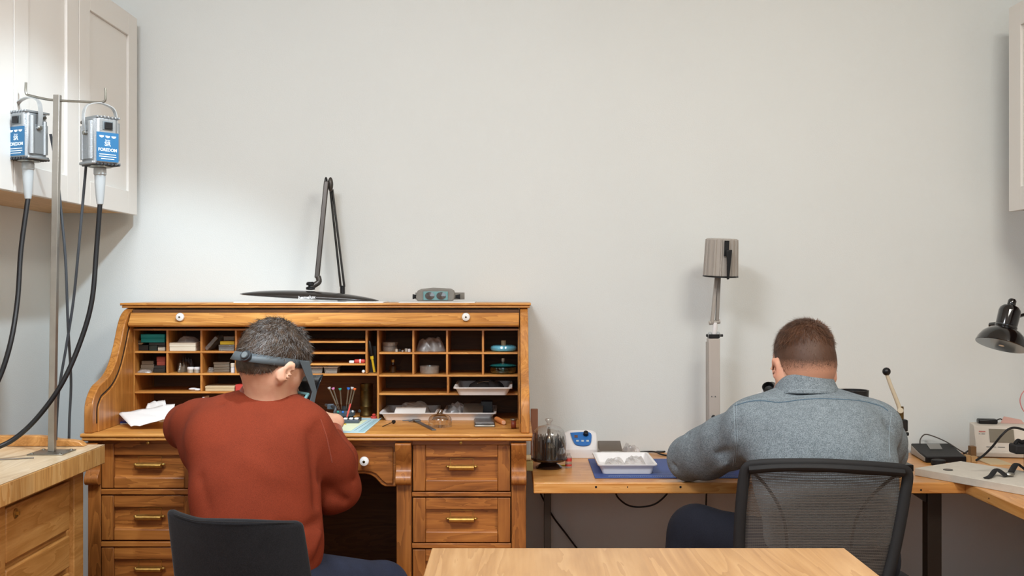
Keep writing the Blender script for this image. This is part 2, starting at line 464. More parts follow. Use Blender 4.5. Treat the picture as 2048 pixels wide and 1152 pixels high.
# tambour track: its groove shade laid on as a dark strip inside each panel
def offs(pl, d):
    o = []
    for i, p in enumerate(pl):
        a = pl[max(i - 1, 0)]; b = pl[min(i + 1, len(pl) - 1)]
        tx, ty = b[0] - a[0], b[1] - a[1]; L = math.hypot(tx, ty) or 1
        o.append((p[0] + ty / L * d, p[1] - tx / L * d))
    return o
tr0 = offs(Sp, .032); tr1 = offs(Sp, .036)
for (x, s) in ((XL1, 1), (XR0, -1)):
    mb = MB(); n = len(tr0)
    mb.prism(tr0[3:-4] + tr1[3:-4][::-1], x + s * .0002, x + s * .0016, 'x')
    part('tambour_track', mb, m_dark, desk, smooth=False, label='dark curved strip for the shaded groove of the tambour track')
    # inner lining behind the track
    mb = MB(); q = offs(Sp, .040)
    q = [(a, b) for a, b in q if b > .785 and b < 1.118 and a < PF - .004]
    mb.prism([(PF - .004, .7795), (q[0][0], .7795)] + q + [(PF - .004, q[-1][1])], x + s * .0002, x + s * .0045, 'x')
    part('side_lining', mb, m_oakv, desk, bevel=.0012)
# top board, two mouldings
part('top_board', MB().prism(lip(3.722, 1.1742, .0085), -1.3265, .064, 'x'), m_oak, desk)
part('top_moulding', MB().prism(lip(3.728, 1.1655, .0085), -1.322, .060, 'x'), m_oak, desk)
# rolled up tambour: the bottom rail with two knobs, and slats above/behind it
sl = MB().prism([(3.690, ZZ(654, 3.68)), (3.678, ZZ(651, 3.68)), (3.676, ZZ(646, 3.68)), (3.684, ZZ(643.5, 3.68)), (3.700, ZZ(629, 3.70)), (3.704, ZZ(626, 3.70)), (3.722, ZZ(625.5, 3.70)), (3.722, ZZ(654, 3.68))], XL1 + .003, XR0 - .003, 'x')
tam = part('tambour_rail', sl, m_oak, desk, bevel=.0012)
for kx in (361, 932):
    mb = MB(); c = P(kx, 634, 3.685)
    mb.M = Matrix.Translation(c + Vector((0, .016, 0))) @ Matrix.Rotation(R(90), 4, 'X')
    mb.lathe([(0.004, 0), (.006, .008), (.0125, .014), (.0145, .021), (.0125, .027), (.006, .0295), (0.0, .0295)], 24)
    k = part('knob', mb, m_ceramic, tam, label='white ceramic knob')
    mb = MB(); mb.ball(c + Vector((0, -.014, 0)), .0035, 10, (1, .5, 1)); part('screw', mb, m_steeld, k)
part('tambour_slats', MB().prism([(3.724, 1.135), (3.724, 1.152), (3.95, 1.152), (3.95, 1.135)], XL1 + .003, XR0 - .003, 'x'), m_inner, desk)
# pigeonholes ------------------------------------------------------
PB = 3.935
TH = .0065
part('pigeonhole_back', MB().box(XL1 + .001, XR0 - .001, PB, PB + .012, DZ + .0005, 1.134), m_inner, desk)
part('pigeonhole_top', MB().box(XL1 + .001, XR0 - .001, PF, PB, ZZ(661, PF), ZZ(657.5, PF)), m_oak, desk)
zr1, zr2, zr3 = ZZ(702.5, PF), ZZ(746.5, PF), ZZ(783, PF)
zq1, zq2, zq3 = ZZ(704.5, PF), ZZ(749.5, PF), ZZ(786.5, PF)
ztop = ZZ(661, PF)
def vdiv(px, z0, z1, w=4.2):
    x = XX(px, PF); h = w * PF / FPX / 2
    part('divider', MB().box(x - h, x + h, PF + .001, PB, z0, z1), m_oaky if False else m_oakv, desk, bevel=.0008)
def shelf(px0, px1, z, dy=0, th=TH, m=None):
    part('shelf', MB().box(XX(px0, PF), XX(px1, PF), PF + dy, PB, z - th, z), m or m_oak, desk, bevel=.0008)
XLI = 1024 + (XL1 + .002) * FPX / PF; XRI = 1024 + (XR0 - .002) * FPX / PF
vdiv(XLI + 1.6, DZ + .0005, ztop, 3); vdiv(XRI - 1.6, DZ + .0005, ztop, 3)
for px in (334.3, 402.4, 471.6): vdiv(px, zr2, ztop)
vdiv(402.4, zr3, zr2 - TH)
vdiv(538, DZ + .0005, ztop); vdiv(564, zr2, ztop); vdiv(732.8, zr2, ztop); vdiv(756, DZ + .0005, ztop)
for px in (826.5, 894, 965.8): vdiv(px, zq2, ztop)
vdiv(895.8, zq3, zq2 - TH)
for z in (zr1, zr2, zr3): shelf(XLI + 3.2, 535.8, z)
for z in (zq1, zq2, zq3): shelf(758.2, XRI - 3.2, z)
for y in (682, 704.5, 727): shelf(566.2, 730.6, ZZ(y, PF))
shelf(540.2, 753.8, ZZ(747.5, PF), dy=-.001)
# pull-out boards under the desktop
part('apron_strip', MB().box(XL1 - .01, XR0 + .01, DF + .045, DF + .06, .738, .757), m_oakd, desk)
# pedestals --------------------------------------------------------
FYp = 3.40      # drawer plane
def X4(px): return XX(px, FYp)
def Z4(py): return ZZ(py, FYp)
def pedestal(xo0, xo1, xi0, xi1, x_post_l, x_post_r):
    # carcass
    mb = MB().box(X4(xo0) + .004, X4(xo1) - .004, FYp + .028, WY - .03, .06, .756)
    part('pedestal_body', mb, m_oakdv, desk)
    mb = MB().box(X4(xo0), X4(xo1), FYp + .005, WY - .03, .0, .06)
    part('plinth', mb, m_oakd, desk, bevel=.003)
    for a, b in (x_post_l, x_post_r):
        part('post', MB().box(X4(a), X4(b), FYp - .002, FYp + .028, .06, .756), m_oakdv, desk, bevel=.002)
        # scrolled bracket
        pr = [(FYp - .002, Z4(884)), (FYp - .036, Z4(884)), (FYp - .037, Z4(892)), (FYp - .031, Z4(905)), (FYp - .018, Z4(920)), (FYp - .012, Z4(930)), (FYp - .014, Z4(940)), (FYp - .026, Z4(948)), (FYp - .032, Z4(955)), (FYp - .030, Z4(963)), (FYp - .020, Z4(968)), (FYp - .002, Z4(968))]
        pv = catmull([Vector((p[0], p[1], 0)) for p in pr], 3)
        part('scroll_bracket', MB().prism([(p.x, p.y) for p in pv], X4(a) - .001, X4(b) + .001, 'x'), m_oakdv, desk, bevel=.0015)
def rail(x0, x1, y0, y1):
    part('drawer_rail', MB().box(X4(x0), X4(x1), FYp - .004, FYp + .027, Z4(y1), Z4(y0)), m_oakd, desk, bevel=.002)
def drawer(x0, x1, y0, y1):
    """panelled drawer front with a brass bin pull and a label frame"""
    X0, X1, Z1, Z0 = X4(x0), X4(x1), Z4(y0), Z4(y1)
    st = (X1 - X0) * .128; H = Z1 - Z0; rt = H * .26; rb = H * .24
    yf = FYp
    d = part('drawer', MB().box(X0, X1, yf + .012, yf + .027, Z0, Z1), m_oakd, desk)
    part('stile', MB().box(X0, X0 + st, yf - .002, yf + .012, Z0, Z1), m_oakdv, d, bevel=.0018)
    part('stile', MB().box(X1 - st, X1, yf - .002, yf + .012, Z0, Z1), m_oakdv, d, bevel=.0018)
    part('panel_rail', MB().box(X0 + st + .0006, X1 - st - .0006, yf, yf + .012, Z1 - rt, Z1), m_oakd, d, bevel=.0015)
    mb = MB().prism([(yf + .012, Z0 + rb + .006), (yf + .006, Z0 + rb + .004), (yf, Z0 + rb - .003), (yf, Z0), (yf + .012, Z0)], X0 + st + .0006, X1 - st - .0006, 'x')
    part('panel_rail', mb, m_oakd, d, bevel=.0015)
    cx = (X0 + X1) / 2; zc = Z0 + H * .52
    hw = .0385
    mb = MB()
    mb.prism([(yf + .010, zc - .010), (yf - .004, zc - .010), (yf - .011, zc - .006), (yf - .013, zc), (yf - .010, zc + .004), (yf - .003, zc + .006), (yf + .010, zc + .0065)], cx - hw, cx + hw, 'x')
    for s in (-1, 1):
        mb.ball((cx + s * (hw + .004), yf + .002, zc + .001), .0058, 12, (1.1, .9, .8)); mb.ball((cx + s * (hw + .0085), yf + .003, zc + .001), .003, 10)
    part('handle', mb, m_brass, d, label='brass bin pull', bevel=.0006)
    mb = MB(); t = .0012; a, b, z0, z1 = cx - hw * .93, cx + hw * .93, zc + .006, zc + .026
    for q in ((a, a + t, z0, z1), (b - t, b, z0, z1), (a, b, z1 - t, z1)):
        mb.box(q[0], q[1], yf + .0095, yf + .0118, q[2], q[3])
    part('label_frame', mb, m_brass, d)
pedestal(176, 397, 203, 393, (176, 202), (393.6, 399))
for y0, y1 in ((887, 976), (991, 1080), (1095, 1184)): drawer(203.5, 392.8, y0, y1)
for y0, y1 in ((978, 989), (1083, 1093), (1187, 1200)): rail(202.5, 393.5, y0, y1)
pedestal(793, 1052, 826, 1020, (793, 823), (1023, 1052))
for y0, y1 in ((890, 982), (995.5, 1084.5), (1099, 1188)): drawer(826, 1020.5, y0, y1)
for y0, y1 in ((984, 993), (1086.5, 1096), (1190, 1203)): rail(824, 1022, y0, y1)
# kneehole back and the arched centre drawer
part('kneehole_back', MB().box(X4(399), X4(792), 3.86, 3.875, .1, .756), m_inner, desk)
pts = [(399, 889), (792, 889), (792, 974), (770, 974)]
def arch(u): # lower outline right half px->py
    return [(762, 970), (750, 957), (741, 951), (730, 948.5), (715, 948)]
low = arch(0)
lowL = [(2 * 595.5 - a, b) for a, b in low][::-1]
poly = pts + low + lowL + [(421, 974), (399, 974)]
kd = part('centre_drawer', MB().prism([(X4(a), Z4(b)) for a, b in poly], FYp + .006, FYp + .026, 'y'), m_oakd, desk, bevel=.003)
poly2 = [(405, 894), (786, 894), (786, 968), (773, 968), (764, 961), (752, 948), (742, 944), (730, 942.5), (715, 942)]
poly2 = poly2 + [(2 * 595.5 - a, b) for a, b in poly2[2:]][::-1]
part('drawer_field', MB().prism([(X4(a), Z4(b)) for a, b in poly2], FYp, FYp + .006, 'y'), m_oakd, kd, bevel=.0025)
for px in (730, 461):
    c = P(px, 921, FYp - .002); mb = MB()
    mb.M = Matrix.Translation(c) @ Matrix.Rotation(R(90), 4, 'X')
    mb.lathe([(0.005, 0), (.006, .006), (.012, .011), (.0148, .018), (.0130, .024), (.0065, .027), (0.0, .027)], 24)
    k = part('knob', mb, m_ceramic, kd, label='white ceramic knob')
    mb = MB(); mb.ball(c + Vector((0, -.0275, 0)), .0042, 10, (1, .4, 1)); part('screw', mb, m_bronze, k)
for px, w_ in ((922, 195), (298, 190)):
    b = part('pullout_board', MB().box(X4(px) - w_ / 2 * FYp / FPX, X4(px) + w_ / 2 * FYp / FPX, FYp + .002, FYp + .04, .7395, .7555), m_oakd, desk, bevel=.001)
    c = Vector((X4(px), FYp + .002, .7475)); mb = MB()
    mb.M = Matrix.Translation(c) @ Matrix.Rotation(R(90), 4, 'X')
    mb.lathe([(.002, 0), (.002, .006), (.005, .010), (.0045, .014), (0, .015)], 16)
    part('knob', mb, m_brass, b, label='small brass knob')

# ================================================================== LEFT WORKBENCH
bz = .780; bX = -1.157; bY = 3.13
bench = thing('workbench', 'butcher block workbench with drawers, jutting in from the left edge', 'workbench', (-1.42, 2.3, 0))
part('bench_top', MB().box(LX + .003, bX - .0007, 1.55, bY - .0007, bz - .054, bz - .0008), m_beech, bench, bevel=.003)
part('bench_surface', MB().box(LX + .004, bX - .001, 1.551, bY - .001, bz - .0007, bz), m_beecht, bench, label='glossy pale bench surface')
fx = -1.206
part('bench_cabinet', MB().box(LX + .004, fx - .016, 1.6, 3.095, .02, bz - .055), m_beechp, bench)
def bstile(y0, y1, z0=.02, z1=bz - .056): part('stile', MB().box(fx - .016, fx, y0, y1, z0, z1), m_beechp, bench, bevel=.0015)
bstile(3.030, 3.095); bstile(2.55, 2.618); bstile(1.6, 1.66); bstile(2.618, 3.03, bz - .075, bz - .056)
for ya, yb in ((2.626, 3.004), (1.668, 2.542)):
    for z0, z1 in ((.566, .698), (.463, .550), (.36, .447), (.04, .345)):
        d = part('drawer', MB().box(fx - .015, fx - .001, ya, yb, z0, z1), m_beechp, bench, bevel=.004)
        if z0 > .5:
            mb = MB(); c = Vector((fx, ya + .047, .678))
            if ya < 2: c = Vector((fx, 2.1, .678))
            mb.M = Matrix.Translation(c) @ Matrix.Rotation(R(90), 4, 'Y')
            mb.lathe([(.012, 0), (.012, .002), (.009, .003), (0, .003)], 20)
            mb.box(-.004, .004, -.0015, .0015, .003, .010)
            part('lock', mb, m_brass, d, label='round brass lock')
# shaped back rail at the far end of the bench top
pl = [(LX + .01, bz + .0003), (LX + .01, bz + .030), (-1.33, bz + .030), (-1.30, bz + .027), (-1.275, bz + .020), (-1.24, bz + .018), (-1.215, bz + .014), (-1.205, bz + .006), (-1.2, bz + .0003)]
part('back_rail', MB().prism(pl, 3.085, 3.115, 'y'), m_beechp, bench, bevel=.004, seg=3)

# ================================================================== FOREGROUND TABLE
tb = thing('table', 'pale maple table top in the foreground', 'table', (.23, 1.5, 0))
part('table_top', MB().box(-.1465, .607, .95, 2.01, .722, .75), m_maple, tb, bevel=.0015)
part('apron', MB().box(-.09, .55, 1.0, 1.95, .64, .7218), m_maple, tb)
for x in (-.11, .52):
    for y in (.99, 1.92):
        part('leg', MB().box(x, x + .05, y, y + .05, 0, .7217), m_maple, tb, bevel=.003)

# ================================================================== PINE DESK (right)
RZ = .627
pd = thing('workbench', 'long lacquered pine workbench running under the lamps on dark steel legs', 'workbench', (1.0, 3.68, 0))
part('bench_top', MB().box(.0665, RX - .004, 3.38, WY - .004, RZ - .034, RZ), m_pine, pd, bevel=.003)
for px, py, r in ((1192, 974, .0035), (1255, 974, .002), (1361, 974, .0035), (1842, 980, .003)):
    c = P(px, py, 3.38); part('bolt_hole', MB().cyl(c + Vector((0, -.0008, 0)), c + Vector((0, .004, 0)), r, 10), m_dark, pd)
def xleg(x, w=.038, y=3.46):
    part('leg', MB().box(x, x + w, y, y + w, 0, RZ - .0345), m_steeld if False else mat('dark steel frame', '3a322c', .5, .6), pd, bevel=.002)
xleg(XX(1088, 3.46), .022); xleg(XX(1855, 3.46), .045); xleg(XX(1088, 3.9), .022, 3.9); xleg(1.95, .045, 3.9)
part('brace', MB().prism([(1.24, RZ - .035), (1.34, RZ - .035), (1.34, RZ - .10)], 3.47, 3.50, 'y'), MATS['dark steel frame'], pd)
part('frame_bar', MB().box(XX(1088, 3.9) + .022, 1.95, 3.91, 3.93, .12, .15), MATS['dark steel frame'], pd)
pe = thing('workbench', 'return section of pine bench running off the right edge toward the viewer', 'workbench', (1.7, 2.8, 0))
part('bench_top', MB().box(1.392, RX - .004, 2.1, 3.378, RZ - .034, RZ), m_piney, pe, bevel=.003)
mb = MB(); mb.cyl((1.3913, 3.21, RZ - .016), (1.395, 3.21, RZ - .016), .0025, 10)
part('bolt_hole', mb, m_dark, pe)
for x, y in ((1.98, 2.2), (1.42, 2.2)):
    part('leg', MB().box(x, x + .04, y, y + .04, 0, RZ - .0345), MATS['dark steel frame'], pe, bevel=.002)

# ceiling track with the spotlight that hangs above the left bench
tk = thing('track_spotlight', 'white track spotlight hanging from the ceiling over the left bench', 'spotlight', (-.28, 2.16, 2.7))
part('rod', MB().cyl((-.28, 2.16, 2.76), (-.28, 2.16, CZ), .008, 12), m_base, tk)
_c = Vector((-.30, 2.2, 2.7)); _d = (Vector((-1.1, 3.5, 1.0)) - _c).normalized()
mb = MB(); mb.M = Matrix.Translation(_c - _d * .20) @ _d.to_track_quat('Z', 'Y').to_matrix().to_4x4()
mb.lathe([(.0, 0), (.05, .0), (.055, .01), (.055, .17), (.050, .17), (.050, .02), (0, .02)], 32)
part('housing', mb, m_base, tk)
# ================================================================== IMPLICIT SURFACES (numpy)
def smin(a, b, k):
    if k <= 0: return np.minimum(a, b)
    h = np.maximum(k - np.abs(a - b), 0) / k
    return np.minimum(a, b) - h * h * k * .25
class SDF:
    def __init__(self, lo, hi, res):
        self.lo = np.array(lo, float); self.res = res
        self.n = np.ceil((np.array(hi) - self.lo) / res).astype(int) + 1
        self.D = np.full(self.n, 0.5, np.float32)
        self.ax = [self.lo[i] + res * np.arange(self.n[i]) for i in range(3)]
    def region(self, lo, hi, pad):
        s = []
        for i in range(3):
            a = int(np.floor((lo[i] - pad - self.lo[i]) / self.res)); b = int(np.ceil((hi[i] + pad - self.lo[i]) / self.res)) + 1
            a = max(a, 0); b = min(b, self.n[i])
            if b <= a: return None
            s.append(slice(a, b))
        g = np.meshgrid(*[self.ax[i][s[i]] for i in range(3)], indexing='ij')
        return tuple(s), g
    def comb(self, s, d, k, op):
        d = d.astype(np.float32)
        if op == 'u': self.D[s] = smin(self.D[s], d, k)
        elif op == 's': self.D[s] = -smin(-self.D[s], d, k)
    def cone(self, a, b, ra, rb=None, k=.02, op='u', flat=None):
        """round cone; flat = (direction, factor) squashes thickness along direction"""
        a = np.array(a, float); b = np.array(b, float); rb = ra if rb is None else rb
        rm = max(ra, rb)
        r = self.region(np.minimum(a, b) - rm, np.maximum(a, b) + rm, k + self.res * 3)
        if r is None: return self
        s, g = r
        p = [g[i] - a[i] for i in range(3)]; d = b - a
        if flat is not None:
            n = np.array(flat[0], float); n /= np.linalg.norm(n); f = 1 / flat[1] - 1
            q = sum(p[i] * n[i] for i in range(3)); p = [p[i] + n[i] * q * f for i in range(3)]
            dn = d @ n; d = d + n * dn * f
        L = max(d @ d, 1e-9)
        t = np.clip(sum(p[i] * d[i] for i in range(3)) / L, 0, 1)
        q = np.sqrt(sum((p[i] - d[i] * t) ** 2 for i in range(3))) - (ra + (rb - ra) * t)
        if flat is not None: q = q * min(1, flat[1]) ** .5
        self.comb(s, q, k, op); return self
    def chain(self, pts, rs, k=.02, **kw):
        for i in range(len(pts) - 1): self.cone(pts[i], pts[i + 1], rs[i], rs[i + 1], k, **kw)
        return self
    def ell(self, c, r, k=.02, rot=None, op='u'):
        c = np.array(c, float); r = np.array(r, float); rm = r.max()
        q = self.region(c - rm, c + rm, k + self.res * 3)
        if q is None: return self
        s, g = q
        p = [g[i] - c[i] for i in range(3)]
        if rot is not None:
            Mx = np.array(rot.transposed() if isinstance(rot, Matrix) else Euler(rot).to_matrix().transposed())
            p = [sum(Mx[j][i] * p[i] for i in range(3)) for j in range(3)]
        k0 = np.sqrt(sum((p[i] / r[i]) ** 2 for i in range(3))); k1 = np.sqrt(sum((p[i] / r[i] ** 2) ** 2 for i in range(3))) + 1e-9
        self.comb(s, k0 * (k0 - 1) / k1, k, op); return self
    def fold(self, pts, w, amp):
        """raise (amp>0) or crease (amp<0) the surface along a polyline"""
        pts = [np.array(p, float) for p in pts]
        lo = np.min(pts, axis=0); hi = np.max(pts, axis=0)
        r = self.region(lo, hi, w * 2.6)
        if r is None: return self
        s, g = r
        best = None
        for i in range(len(pts) - 1):
            a = pts[i]; d = pts[i + 1] - a; L = max(d @ d, 1e-9)
            p = [g[j] - a[j] for j in range(3)]
            t = np.clip(sum(p[j] * d[j] for j in range(3)) / L, 0, 1)
            q = sum((p[j] - d[j] * t) ** 2 for j in range(3))
            best = q if best is None else np.minimum(best, q)
        self.D[s] -= (amp * np.exp(-best / (w * w))).astype(np.float32); return self
    def mesh(self, relax=1):
        D = self.D; n = self.n
        S = D < 0
        c = np.zeros(tuple(n - 1), np.int8)
        for dx in (0, 1):
            for dy in (0, 1):
                for dz in (0, 1):
                    c += S[dx:n[0] - 1 + dx, dy:n[1] - 1 + dy, dz:n[2] - 1 + dz]
        act = np.argwhere((c > 0) & (c < 8))
        idx = np.full(tuple(n - 1), -1, np.int32); idx[act[:, 0], act[:, 1], act[:, 2]] = np.arange(len(act))
        acc = np.zeros((len(act), 3)); cnt = np.zeros(len(act))
        corners = [(x, y, z) for x in (0, 1) for y in (0, 1) for z in (0, 1)]
        val = {q: D[act[:, 0] + q[0], act[:, 1] + q[1], act[:, 2] + q[2]].astype(float) for q in corners}
        for q in corners:
            for ax in range(3):
                if q[ax] == 0:
                    p = list(q); p[ax] = 1; p = tuple(p)
                    a, b = val[q], val[p]; m = (a < 0) != (b < 0)
                    t = np.where(m, a / np.where(m, a - b, 1), 0)
                    for i in range(3):
                        acc[:, i] += np.where(m, q[i] + (t if i == ax else 0), 0)
                    cnt += m
        V = self.lo + (act + acc / cnt[:, None]) * self.res
        F = []
        for ax in range(3):
            a1, a2 = [(1, 2), (2, 0), (0, 1)][ax]
            sl0 = [slice(None)] * 3; sl1 = [slice(None)] * 3
            sl0[ax] = slice(0, n[ax] - 1); sl1[ax] = slice(1, n[ax])
            e = np.argwhere(S[tuple(sl0)] != S[tuple(sl1)])
            e = e[(e[:, a1] > 0) & (e[:, a2] > 0) & (e[:, a1] < n[a1] - 1) & (e[:, a2] < n[a2] - 1)]
            inside = S[e[:, 0], e[:, 1], e[:, 2]]
            q = []
            for o1, o2 in ((-1, -1), (0, -1), (0, 0), (-1, 0)):
                z = e.copy(); z[:, a1] += o1; z[:, a2] += o2; q.append(idx[z[:, 0], z[:, 1], z[:, 2]])
            q = np.stack(q, 1); q[~inside] = q[~inside][:, ::-1]
            F.append(q)
        F = np.concatenate(F); F = F[(F >= 0).all(1)]
        for _ in range(relax):
            s = np.zeros_like(V); k = np.zeros(len(V))
            for i in range(4):
                a = F[:, i]; b = F[:, (i + 1) % 4]
                np.add.at(s, a, V[b]); np.add.at(k, a, 1); np.add.at(s, b, V[a]); np.add.at(k, b, 1)
            V = V * .5 + .5 * s / np.maximum(k, 1)[:, None]
        return V, F

def np_object(name, V, F, m, parent, xf=None, label=None):
    me = bpy.data.meshes.new(name)
    V = np.array(V, float)
    if xf is not None:
        A = np.array(xf); V = V @ A[:3, :3].T + A[:3, 3]
    off = root_of(parent).location if parent is not None else Vector((0, 0, 0))
    V = V - np.array(off)
    me.vertices.add(len(V)); me.vertices.foreach_set('co', V.ravel())
    k = F.shape[1]
    me.loops.add(F.size); me.loops.foreach_set('vertex_index', F.ravel().astype(np.int32))
    me.polygons.add(len(F)); me.polygons.foreach_set('loop_start', np.arange(0, F.size, k, dtype=np.int32))
    try: me.polygons.foreach_set('loop_total', np.full(len(F), k, np.int32))
    except Exception: pass
    me.polygons.foreach_set('use_smooth', np.ones(len(F), bool))
    me.update(calc_edges=True); me.validate()
    o = bpy.data.objects.new(name, me); COL.objects.link(o)
    if parent is not None: o.parent = parent
    me.materials.append(m)
    if label: o['label'] = label
    return o

def bvh_of(o, extra=None):
    me = o.data; off = root_of(o).location
    return BVHTree.FromPolygons([v.co + off for v in me.vertices], [tuple(p.vertices) for p in me.polygons])
def hit_px(bvh, px, py):
    o = Vector((0, 0, EYE)); d = (P(px, py, 1.0) - o).normalized()
    h = bvh.ray_cast(o, d)
    return (h[0], h[1]) if h[0] is not None else (None, None)
def seam(name, bvh, pts, r, m, parent, n=28, lift=0.0, flat=.6, label=None):
    pts = [Vector((a, b, 0)) for a, b in pts]
    pv = catmull(pts, max(2, n // len(pts))) if len(pts) > 2 else pts
    out = []
    for p in pv:
        h, nn = hit_px(bvh, p.x, p.y)
        if h is not None: out.append(h + nn * lift)
    if len(out) < 2: return None
    mb = MB().tube(out, r, 6, smooth=0)
    return part(name, mb, m, parent, label=label)

def head_sdf(S, T, scale=1.0):
    """adds a head with features; T = 4x4 placing local (x right, y forward, z up)"""
    T = Matrix(T); R3 = T.to_3x3().normalized(); sc = T.to_scale()[0]
    def p(x, y, z): return tuple(T @ Vector((x * scale, y * scale, z * scale)))
    def E_(c, r, k=.015, e=(0, 0, 0), op='u'):
        S.ell(p(*c), [q * sc for q in r], k, rot=(R3 @ Euler(e).to_matrix()), op=op)
    E_((0, -.012, .022), (.077, .097, .086))
    E_((0, .035, -.035), (.062, .060, .075), .03)
    E_((0, .034, .012), (.070, .060, .058), .03)
    E_((0, -.03, -.02), (.066, .07, .06), .03)
    for s in (-1, 1):
        S.cone(p(s * .052, .005, -.055), p(s * .018, .072, -.098), .02, .017, .03)
        E_((s * .042, .055, -.025), (.024, .026, .022), .02)            # cheek
        E_((s * .031, .094, .008), (.016, .012, .011), .010, op='s')       # socket
        E_((s * .031, .086, .024), (.022, .012, .007), .012)              # brow
        # ear: helix, lobe and concha
        E_((s * .086, -.008, -.026), (.0085, .023, .037), .006, (R(-12), 0, s * R(-32)))
        E_((s * .096, -.001, -.024), (.007, .011, .021), .004, (R(-12), 0, s * R(-32)), op='s')
        E_((s * .079, .0, -.056), (.007, .009, .011), .006)
    S.cone(p(0, .090, .010), p(0, .112, -.026), .008, .0115, .010)       # nose
    for s in (-1, 1): E_((s * .011, .102, -.030), (.008, .009, .007), .006)
    E_((0, .088, -.058), (.022, .012, .0055), .006)                    # lips
    E_((0, .086, -.067), (.019, .012, .0055), .005)
    E_((0, .080, -.098), (.019, .016, .015), .02)                      # chin

def strands(bm_pts, normals, flow, n, L, width, curl, seed, seg=4, lift=.5):
    """thin tapered hair blades; returns V,F"""
    r = np.random.default_rng(seed)
    V = []; F = []
    for i in range(n):
        j = r.integers(len(bm_pts))
        p = Vector(bm_pts[j]) + Vector(r.normal(0, .0015, 3)); nn = Vector(normals[j]); fl = Vector(flow(p, nn))
        d = (nn * lift + fl * 1.0 + Vector(r.normal(0, .25, 3))).normalized()
        side = d.cross(nn); side = side.normalized() if side.length > 1e-4 else Vector((1, 0, 0))
        l = L * r.uniform(.6, 1.15); ph = r.uniform(0, 6.28); b = len(V)
        q = p - nn * .002
        for k in range(seg + 1):
            t = k / seg; w_ = width * (1 - .8 * t) * .5
            V.append(tuple(q - side * w_)); V.append(tuple(q + side * w_))
            d = (d - nn * (.30 * lift) + side * curl * math.sin(ph + t * 7) + nn * curl * .5 * math.cos(ph + t * 6)).normalized()
            q = q + d * (l / seg)
        for k in range(seg): F.append((b + 2 * k, b + 2 * k + 1, b + 2 * k + 3, b + 2 * k + 2))
    return np.array(V), np.array(F)

def hair_cap(T, thick, zline, res=.0035, bumps=None, scale=1.0, top=0.0, neck=None, nr=.055):
    """cap around the cranium above a hairline, in head space, returns V,F in world"""
    S = SDF((-.125, -.145, -.13), (.125, .135, .15), res)
    S.ell((0, -.012, .022), (.077 * scale + thick, .097 * scale + thick, .086 * scale + thick + top), 0)
    S.ell((0, -.03, -.02), (.066 * scale + thick * .8, .07 * scale + thick * .8, .06 * scale + thick * .7), .03)
    if neck is not None: S.cone((0, -.035, -.03), tuple(neck), nr, nr, .03)
    g = np.meshgrid(*S.ax, indexing='ij')
    if bumps is not None: S.D -= bumps(*g).astype(np.float32)
    zl = np.interp(g[1], zline[0], zline[1])
    cut = (zl - g[2]) * .8
    S.D = np.maximum(S.D, cut.astype(np.float32))
    V, F = S.mesh(1)
    A = np.array(T)
    return V @ A[:3, :3].T * 1.0 + A[:3, 3], F, V
# ================================================================== PEOPLE
def skinmat(name, c, red):
    m = bpy.data.materials.new(name); m.use_nodes = True
    nt = m.node_tree; N = nt.nodes; L = nt.links; b = N['Principled BSDF']
    tc = N.new('ShaderNodeTexCoord'); n = N.new('ShaderNodeTexNoise'); n.inputs['Scale'].default_value = 18; n.inputs['Detail'].default_value = 5
    L.new(tc.outputs['Object'], n.inputs['Vector'])
    r = N.new('ShaderNodeValToRGB'); r.color_ramp.elements[0].position = .35; r.color_ramp.elements[1].position = .68
    r.color_ramp.elements[0].color = lin(c); r.color_ramp.elements[1].color = lin(red)
    L.new(n.outputs['Fac'], r.inputs['Fac']); L.new(r.outputs['Color'], b.inputs['Base Color'])
    b.inputs['Roughness'].default_value = .5; b.inputs['Subsurface Weight'].default_value = .15
    b.inputs['Subsurface Radius'].default_value = (.02, .008, .004); b.inputs['Subsurface Scale'].default_value = .6
    n2 = N.new('ShaderNodeTexNoise'); n2.inputs['Scale'].default_value = 500; L.new(tc.outputs['Object'], n2.inputs['Vector'])
    bp = N.new('ShaderNodeBump'); bp.inputs['Strength'].default_value = .12; bp.inputs['Distance'].default_value = .001
    L.new(n2.outputs['Fac'], bp.inputs['Height']); L.new(bp.outputs['Normal'], b.inputs['Normal'])
    return m
m_skin1 = skinmat('skin one', 'd7a78a', 'c98f74')
m_skin2 = skinmat('skin two', 'dba78c', 'cc8a72')
m_sweat = fabric('rust knit', '78301b', scale=700, var=.16, mottled=.06, mscale=9, bump=.35, sheen=0, stretch=(1, 1, .6))
m_denim = fabric('washed denim', '6d7880', scale=520, var=.26, mottled=.07, mscale=70, bump=.4, sheen=0, stretch=(1, 1, .55), col2='8d989f')
m_denimd = mat('denim seam', '50687a', .9)
m_thread = mat('pale thread', '93a0a8', .9)
m_jean1 = fabric('dark blue jeans', '2b3246', scale=600, var=.2, mottled=.12, sheen=.03)
m_jean2 = fabric('navy trousers', '1b1d27', scale=600, var=.2, mottled=.1, sheen=.02)
m_shoe = mat('brown leather', '3a2a20', .45)
m_hair1 = mat('greying brown hair', '4a3a2e', .45, var=.45, vscale=70)
m_hair1g = mat('grey hair strands', '807d7b', .45, var=.35, vscale=60)
m_hair2 = mat('short chestnut hair', '5c3c29', .45, var=.4, vscale=45)
m_eye = mat('eye white', 'e8e2da', .2)

def finger(S, base, dirs, lens, rs, k=.004):
    """dirs: direction of each phalanx"""
    p = Vector(base)
    for d, l, (a, b) in zip(dirs, lens, rs):
        q = p + Vector(d).normalized() * l
        S.cone(tuple(p), tuple(q), a, b, k); p = q
    return p

